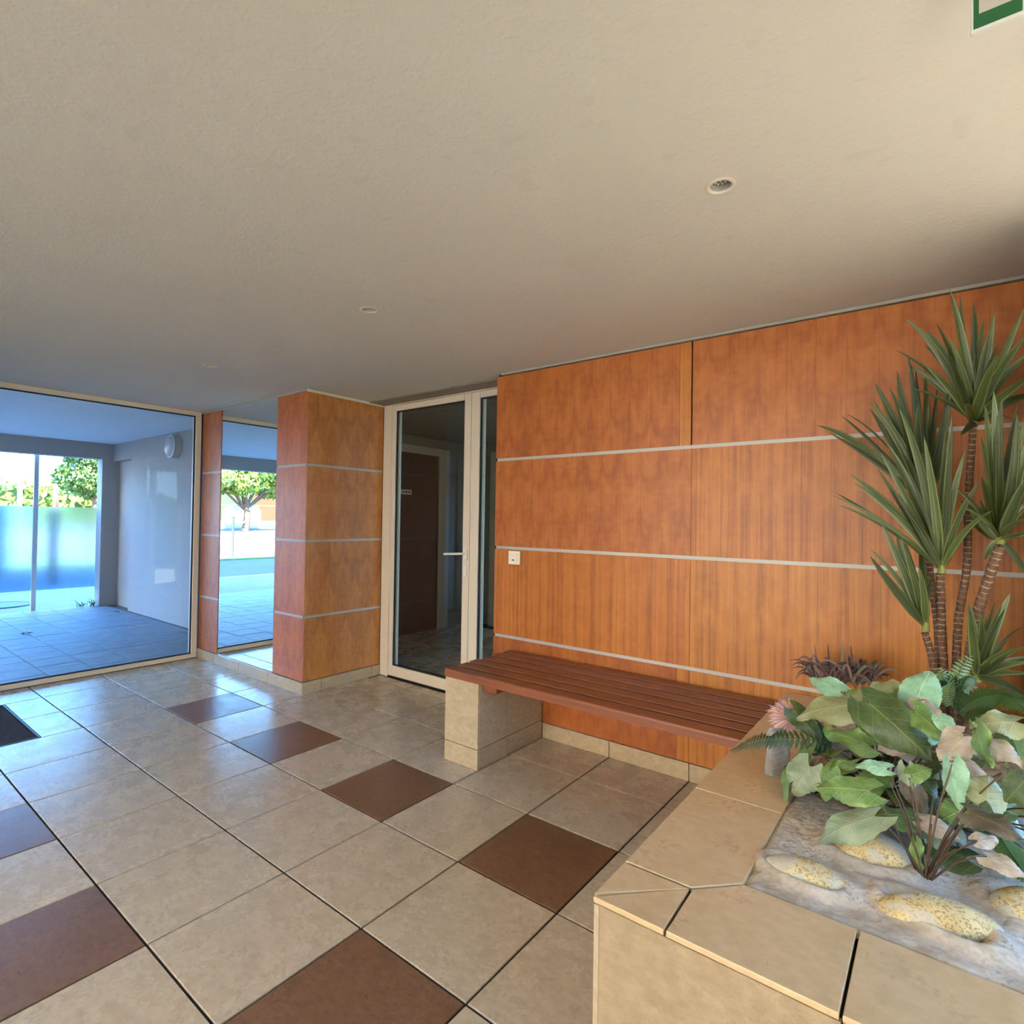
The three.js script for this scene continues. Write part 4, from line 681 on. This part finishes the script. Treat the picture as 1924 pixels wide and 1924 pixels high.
const porchWall = structure('wall_porch');
wpart(porchWall, 'wall_block', box(-16.44, -9.2, -0.1, 5.22, 3.92, 4.4), stucco);
wpart(porchWall, 'niche_back', box(-17.95, -16.44, -0.1, 5.22, 4.1, 4.4), stucco); wpart(porchWall, 'niche_head', box(-17.95, -16.44, 4.6, 5.22, 3.92, 4.1), stucco);
wpart(porchWall, 'downpipe', tube([V(-16.75, -0.02, 4.09), V(-16.75, 2.3, 4.09), V(-16.75, 4.58, 4.09)], 0.012, 8, 8), std({ color: 0x6e7378, roughness: 0.6 }));
wpart(porchWall, 'pillar', box(-18.4, -17.95, -0.3, 5.22, 3.62, 4.4), stucco);
wpart(porchWall, 'beam', box(-18.4, -17.95, 4.65, 5.22, -9, 3.62), stucco);
wpart(porchWall, 'pillar', box(-18.4, -17.95, -0.3, 5.22, -9.6, -9), stucco); wpart(porchWall, 'wall_block', box(-17.95, -9.2, -0.3, 5.22, -9.4, -9), stucco);
const upper = structure('wall_upper'); wpart(upper, 'upper_storeys', box(-18.6, 9.2, 5.75, 24, -10, 40), stucco);
wpart(upper, 'side_block', box(-18.4, -9.2, -0.3, 5.75, 4.4, 40), stucco); 
wpart(upper, 'side_block', box(-9.2, 4.35, -0.3, 5.75, 9.9, 40), stucco); 
wpart(upper, 'overhang_beam', box(8.8, 9.2, 5.0, 5.75, -10, 40), stucco);
const lamp = thing('bulkhead_lamp', 'round white bulkhead lamp on the porch wall seen through the big window', 'wall light', V(-13.18, 4.74, 3.92));
{
  const base = new THREE.CylinderGeometry(0.3 * T, 0.31 * T, 0.16 * T, 40); base.rotateX(Math.PI / 2); base.translate(0, 0, 0.08 * T); part(lamp, 'housing', base, std({ color: 0xa9aaa6, roughness: 0.6 }));
  const d = new THREE.SphereGeometry(0.25 * T, 32, 12, 0, Math.PI * 2, 0, Math.PI / 2); d.scale(1, 0.55, 1); d.rotateX(Math.PI / 2); d.translate(0, 0, 0.16 * T); part(lamp, 'diffuser', d, phys({ color: 0xb4bcbc, roughness: 0.25 }));
  const r = new THREE.TorusGeometry(0.285 * T, 0.03 * T, 10, 40); r.translate(0, 0, 0.17 * T); part(lamp, 'rim', r, std({ color: 0xb7babb, roughness: 0.4 }));
}
const screen = thing('glass_screen', 'frosted glass screen standing across the porch opening', 'screen', V(-18.55, 0.5, 2.0));
{
  wpart(screen, 'frosted_pane', box(-18.57, -18.53, 0.55, 3.1, 0.6, 3.68), phys({ color: 0x8db4c8, transmission: 1, thickness: 0.02, roughness: 0.2, ior: 1.3, specularIntensity: 0.2 }));
  wpart(screen, 'post', rbox(-18.6, -18.52, -0.09, 4.9, 2.06, 2.18, 0.006), std({ color: 0xc9ced2, roughness: 0.4 }));
}
// pavement, road, verge and ground
const asphaltMap = texture(512, 512, (u, v) => { const a = fbm(u, v, 60, 60, 2, 821), b = fbm(u, v, 4, 4, 4, 823); return mixc(rgb(0x3c3d3f), rgb(0x565758), clamp(a * 0.8 + (b - 0.5) * 0.7)); }, true, 3);
const groundMap = texture(512, 512, (u, v) => { const a = fbm(u, v, 40, 40, 3, 831), b = fbm(u, v, 3, 3, 4, 833); return mixc(rgb(0xc4b79f), rgb(0xe0d5bf), clamp(a * 0.7 + b * 0.6 - 0.1)); }, true, 8);
const grassMap = texture(512, 512, (u, v) => { const a = fbm(u, v, 80, 80, 3, 841), b = fbm(u, v, 5, 5, 3, 843); return mixc(rgb(0x35520f), rgb(0x667f22), clamp(a * 0.8 + (b - 0.5) * 0.8 + 0.1)); }, true, 2);
const asphalt = std({ map: asphaltMap, roughness: 0.9 }), gravel = std({ map: groundMap, roughness: 0.95 }), grassG = std({ map: grassMap, roughness: 0.95 });
const pavement = structure('pavement'); wpart(pavement, 'paving', box(-24.2, -18.4, -0.6, -0.09, -60, 40), std({ map: groundMap, color: 0x8c8c8e, roughness: 0.9 })); wpart(pavement, 'kerb', rbox(-24.5, -24.2, -0.6, -0.07, -60, 40, 0.01), std({ color: 0x9c9a96, roughness: 0.9 }));
const road = structure('road'); wpart(road, 'asphalt', box(-35.5, -24.5, -0.7, -0.14, -90, 60), asphalt);
const verge = structure('grass_verge'); wpart(verge, 'turf', box(-39.5, -35.5, -0.7, -0.08, -90, 60), grassG);
const farGround = structure('ground');
{
  const g = new THREE.PlaneGeometry(400 * T, 300 * T, 40, 30); g.rotateX(-Math.PI / 2); const p = g.attributes.position;
  for (let i = 0; i < p.count; i++) { const u = p.getX(i) / T - 239.4; p.setY(i, (-0.1 + 0.95 * sm(0, 42, -39.4 - u)) * T); p.setX(i, u * T); }
  g.computeVertexNormals(); metreUV(g); wpart(farGround, 'gravel', g, std({ map: groundMap, color: 0x707070, roughness: 0.95 }));
}
const mh = thing('manhole_cover', 'dark oval manhole cover in the pavement beyond the porch step', 'manhole cover', V(-20.7, -0.09, 1.75));
{ const g = new THREE.CylinderGeometry(0.75 * T, 0.75 * T, 0.03 * T, 40); part(mh, 'lid', g, std({ color: 0x4d545c, roughness: 0.7, metalness: 0.4 }), new THREE.Vector3(0, 0.012 * T, 0)); part(mh, 'rim', new THREE.TorusGeometry(0.78 * T, 0.02 * T, 8, 40).rotateX(Math.PI / 2), std({ color: 0x5d6064, roughness: 0.7 }), new THREE.Vector3(0, 0.02 * T, 0)); }
// weed and dead leaves on the porch
const weed = thing('weed', 'small green weed growing at the foot of the porch pillar', 'plant', V(-18.1, -0.02, 3.4));
for (let i = 0; i < 26; i++) { const a = i * 2.4, A = V(-18.1 + rr(-0.15, 0.15), -0.03, 3.35 + rr(-0.25, 0.25)), E = A.clone().add(new THREE.Vector3(Math.cos(a) * rr(0.03, 0.1), rr(0.02, 0.14), Math.sin(a) * rr(0.03, 0.1))), m = A.clone().lerp(E, 0.5); m.y += 0.03; wpart(weed, 'leaf_blade', blade(A, m, E, 0.014, N_(rr(-1, 1), 0.4, 1)), grassG); }
[['curled dead leaf lying in the middle of the porch floor', -14.3, 1.05], ['dead twig of leaves at the foot of the porch wall niche', -16.2, 3.6]].forEach(([label, u, v], i) => {
  const d = thing('dead_leaf', label, 'leaf', V(u, 0, v)), m1 = std({ color: 0x5a4a3c, roughness: 0.8 });
  for (let k = 0; k < 3; k++) { const B = V(u + rr(-0.1, 0.1), 0.02, v + rr(-0.1, 0.1)), E = B.clone().add(new THREE.Vector3(rr(-0.08, 0.08), 0.012, rr(-0.08, 0.08))); setLeaf(d, B, E, 0.5, N_(rr(-0.3, 0.3), 1, rr(-0.3, 0.3)), [m1, m1], { s: k + i * 5, fold: 0.5 }); }
});

// ---------------------------------------------------------------- outside: trees, hedges, poles, bins, walls
const foliageGeo = (() => { const g = new THREE.PlaneGeometry(1, 1.6, 2, 3), p = g.attributes.position; for (let i = 0; i < p.count; i++) { const y = p.getY(i), w = Math.cos(y / 1.6 * Math.PI * 0.96); p.setX(i, p.getX(i) * w); p.setZ(i, 0.18 * Math.abs(p.getX(i)) - 0.25 * y * y); } g.computeVertexNormals(); return g; })();
function foliage(parent, mat, count, size, where) {
  const m = new THREE.InstancedMesh(foliageGeo, mat, count), d = new THREE.Object3D(), c = new THREE.Color();
  for (let i = 0; i < count; i++) { d.position.copy(where()).sub(parent.position); d.rotation.set(rr(-1.2, 1.2), rr(0, 6.28), rr(-1.2, 1.2)); d.scale.setScalar(size * rr(0.6, 1.3)); d.updateMatrix(); m.setMatrixAt(i, d.matrix); m.setColorAt(i, c.setHSL(0.24 + rr(-0.03, 0.03), rr(0.35, 0.6), rr(0.5, 0.85))); }
  m.name = 'foliage'; m.userData.kind = 'stuff'; m.castShadow = m.receiveShadow = true; parent.add(m); return m;
}
const leafOut = phys({ color: 0x86983c, roughness: 0.6, side: THREE.DoubleSide, transmission: 0.3, thickness: 0 }), leafDeep = phys({ color: 0x5f7a36, roughness: 0.6, side: THREE.DoubleSide, transmission: 0.25, thickness: 0 });
const bark = std({ color: 0x5f4b3a, roughness: 0.95 });
function tree(name, label, base, trunkH, r, blobs, count, size, mat) {
  const t = thing(name, label, 'tree', base);
  const top = base.clone().add(new THREE.Vector3(rr(-0.3, 0.3), trunkH, 0));
  wpart(t, 'trunk', tube([base.clone().add(new THREE.Vector3(0, -0.3, 0)), base.clone().lerp(top, 0.5).add(new THREE.Vector3(0.12, 0, 0.1)), top], r, 14, 10, (k) => 1.25 - 0.6 * k), bark);
  for (const [x, y, z, s] of blobs) wpart(t, 'branch', tube([base.clone().lerp(top, 0.62), base.clone().add(new THREE.Vector3(x * 0.5, (trunkH + y) * 0.52 + trunkH * 0.1, z * 0.5)), base.clone().add(new THREE.Vector3(x, y, z))], r * 0.35, 10, 6, (k) => 1.2 - 0.8 * k), bark);
  foliage(t, mat, count, size, () => { const b = blobs[Math.floor(rnd() * blobs.length)], a = rr(0, 6.28), q = Math.acos(rr(-1, 1)), k = b[3] * Math.cbrt(rr(0.15, 1)); return base.clone().add(new THREE.Vector3(b[0] + k * Math.sin(q) * Math.cos(a), b[1] + 0.62 * k * Math.cos(q), b[2] + k * Math.sin(q) * Math.sin(a))); });
}
const along = (u, x, y, h) => { const Q = P(x, y, 100); return Q; };   // unused directions keep the scene in metres
tree('pine_tree', 'broad bright green tree on the sunny ground, seen in the pier mirror', V(-75, 0.75, -31.9), 2.2, 0.2, [[-1.5, 3.1, -1.8, 1.6], [1.2, 3.3, -2.9, 1.5], [0.2, 4.2, 0.2, 1.8], [-0.6, 3.0, 2.2, 1.5], [0.9, 3.2, 3.5, 1.4], [0, 5.0, -1.2, 1.8], [0.2, 3.1, -0.4, 1.4], [0.4, 4.8, 2.2, 1.6], [0.5, 3.0, -4.4, 1.3], [0.3, 3.3, 5.0, 1.3]], 12000, 0.16, leafOut);
tree('tree', 'dense green tree beside the porch pillar, seen through the big window', V(-45, -0.1, 11.0), 1.9, 0.1, [[0, 3.2, 0, 0.85], [0, 2.5, 0.25, 0.85], [0.2, 4.1, 0.1, 0.9], [-0.2, 4.8, -0.1, 0.8], [0, 2.2, -0.15, 0.7]], 8000, 0.07, leafDeep);
const hedge = thing('hedge', 'low sunny hedge along the skyline beyond the frosted screen', 'hedge', V(-92, 0.85, 12));
{ wpart(hedge, 'hedge_core', rbox(-93.4, -92, 0.7, 5.8, -10, 40, 0.2), std({ color: 0x4c5b2a, roughness: 0.95 })); foliage(hedge, leafOut, 3400, 0.3, () => V(-92.4 + rr(-1.4, 1.2), rr(1.0, 7.2), rr(-10, 40))); }
function pole(label, px, v, u, h, r, color) { const t = thing('lamp_post', label, 'pole', V(u, -0.1, v)); part(t, 'shaft', new THREE.CylinderGeometry(r * 0.7, r, h * T, 12).translate(0, h * T / 2, 0), std({ color, roughness: 0.5 })); part(t, 'foot', new THREE.CylinderGeometry(r * 1.8, r * 2, 0.12, 12).translate(0, 0.06, 0), std({ color, roughness: 0.6 })); }
pole('thin tall lamp post left of the pale screen post, against the white sky', 38, 6.37, -42, 20, 0.06, 0x93a3a8);
const flag = thing('flag_pole', 'small pole with a red and blue pennant beyond the porch', 'flag', V(-50, 0.0, 9.95));
{
  part(flag, 'shaft', new THREE.CylinderGeometry(0.03, 0.035, 2.4, 8).translate(0, 1.2, 0), std({ color: 0xb9bdc0, roughness: 0.5 }));
  const pen = (h0, h1, c) => { const g = new THREE.PlaneGeometry(0.16, h1 - h0, 4, 8); const p = g.attributes.position; for (let i = 0; i < p.count; i++) { const y = p.getY(i); p.setX(i, p.getX(i) * (0.75 - 0.35 * y / (h1 - h0)) + 0.06); p.setZ(i, 0.025 * Math.sin(y * 9 + p.getX(i) * 20)); } g.computeVertexNormals(); g.rotateY(Math.PI / 2); g.translate(0, (h0 + h1) / 2, 0); part(flag, 'pennant', g, std({ color: c, roughness: 0.7, side: THREE.DoubleSide })); };
  pen(1.5, 1.95, 0xd23a2a); pen(1.95, 2.4, 0x4a4fae);
}
const bin = thing('blue_container', 'bright blue container blurred behind the frosted screen at the left edge', 'container', V(-34, -0.1, 3.0));
{ wpart(bin, 'body', rbox(-36, -34, 0.1, 3.0, 1.6, 4.3, 0.03), std({ color: 0x1f8fe0, roughness: 0.5 })); wpart(bin, 'lid', rbox(-36.1, -33.9, 3.0, 3.25, 1.5, 4.38, 0.03), std({ color: 0x1a78c4, roughness: 0.5 })); }
const post2 = thing('bollard', 'dark slim bollard with a box behind the frosted screen', 'bollard', V(-27, -0.14, 4.55));
{ part(post2, 'shaft', new THREE.CylinderGeometry(0.07, 0.07, 1.35, 12).translate(0, 0.675, 0), std({ color: 0x3a4260, roughness: 0.6 })); part(post2, 'cap', new THREE.SphereGeometry(0.085, 12, 8).translate(0, 1.36, 0), std({ color: 0x3a4260, roughness: 0.6 })); }
const bollard = thing('bollard', 'thin dark bollard on the grass verge, seen in the pier mirror', 'bollard', V(-38.2, -0.08, -12.3));
{ part(bollard, 'shaft', new THREE.CylinderGeometry(0.035, 0.035, 1.3, 10).translate(0, 0.65, 0), std({ color: 0x2c2f33, roughness: 0.6 })); part(bollard, 'cap', new THREE.SphereGeometry(0.042, 10, 8).translate(0, 1.3, 0), std({ color: 0x2c2f33, roughness: 0.6 })); }
const tank = thing('white_tank', 'rounded white tank left of the tree trunk, seen in the pier mirror', 'tank', V(-80, 0.8, -34.0));
{ const g = new RoundedBoxGeometry(1.7, 1.7, 2.2, 5, 0.6); g.translate(0, 0.85, 0); part(tank, 'shell', g, std({ color: 0xe3e8e2, roughness: 0.5 })); part(tank, 'foot', new THREE.BoxGeometry(1.2, 0.12, 1.8).translate(0, 0.06, 0), std({ color: 0x777777, roughness: 0.8 })); }
const orange = structure('wall_far'); wpart(orange, 'wall_block', box(-100, -99, 2, 11, -75, -46), std({ color: 0x7c3016, roughness: 0.9 })); wpart(orange, 'wall_block', box(-100.5, -99.5, 2, 9, -46, -34), std({ color: 0x34452b, roughness: 0.9 }));
{
  const f = thing('fence', 'thin dark wire fence in front of the orange wall, seen in the mirror', 'fence', V(-92, 0.85, -47));
  for (let k = 0; k < 6; k++) part(f, 'post', new THREE.CylinderGeometry(0.04, 0.04, 1.8, 8).translate(0, 0.9, 0), std({ color: 0x8a5a4a, roughness: 0.8 }), new THREE.Vector3(0, 0, (k - 3) * 1.8));
  part(f, 'rail', new THREE.BoxGeometry(0.05, 0.05, 9).translate(0, 1.75, -0.9), std({ color: 0x8a5a4a, roughness: 0.8 }));
}

// ---------------------------------------------------------------- outside, right: sunlit forecourt with hedge and house (lights the room through the right glazing)
const court = structure('forecourt'); wpart(court, 'paving', mergeGeometries([box(4.35, 15.5, -0.6, -0.06, -45, 40), box(-18.3, 4.35, -0.6, -0.06, -45, -6.5)]), std({ map: groundMap, color: 0x909090, roughness: 0.9 })); wpart(court, 'soil', box(15.5, 60, -0.6, -0.08, -60, 60), grassG);
const hedge2 = thing('hedge', 'tall leafy hedge across the sunny forecourt, mirrored in the glass', 'hedge', V(16.5, -0.06, -2));
{ wpart(hedge2, 'hedge_core', rbox(16, 17.6, -0.06, 3.6, -14, 10, 0.2), std({ color: 0x2f3d1c, roughness: 0.95 })); foliage(hedge2, leafDeep, 5000, 0.13, () => V(16.7 + rr(-1.0, 1.0), rr(0.3, 4.1), rr(-14, 10))); }
const house = thing('house', 'pale house beyond the forecourt hedge, mirrored in the glass', 'house', V(46, -0.08, -4));
{
  wpart(house, 'wall', box(44, 56, -0.08, 14, -30, 20), std({ color: 0xcfd6da, roughness: 0.9 }));
  for (let k = 0; k < 5; k++) { const f = wpart(house, 'window', rbox(43.8, 44.1, 6, 10, -24 + k * 9, -20 + k * 9, 0.02), std({ color: 0xe8e8e8, roughness: 0.5 })); wpart(f, 'pane', rbox(43.7, 43.85, 6.3, 9.7, -23.7 + k * 9, -20.3 + k * 9, 0.005), std({ color: 0x4a5964, roughness: 0.1 })); }
  wpart(house, 'roof', box(43, 57, 14, 14.6, -31, 21), std({ color: 0xa5684a, roughness: 0.9 }));
}
const facade = thing('house', 'cream sunlit house front facing the entrance, behind the camera', 'house', V(0, -0.06, -28));
{
  wpart(facade, 'wall', box(-30, 36, -0.06, 24, -36, -28), std({ color: 0xe9dec8, roughness: 0.9 }));
  for (let r = 0; r < 4; r++) for (let k = 0; k < 9; k++) { const f = wpart(facade, 'window', rbox(-27 + k * 7, -24.6 + k * 7, 1.2 + r * 5.6, 4.4 + r * 5.6, -28.02, -27.9, 0.01), std({ color: 0xf0ece2, roughness: 0.5 })); wpart(f, 'pane', rbox(-26.8 + k * 7, -24.8 + k * 7, 1.4 + r * 5.6, 4.2 + r * 5.6, -27.95, -27.87, 0.004), std({ color: 0x56626a, roughness: 0.15 })); }
  wpart(facade, 'roof', box(-31, 37, 24, 24.6, -36.5, -27.4), std({ color: 0xa5684a, roughness: 0.9 }));
}
renderer.render(scene, camera);
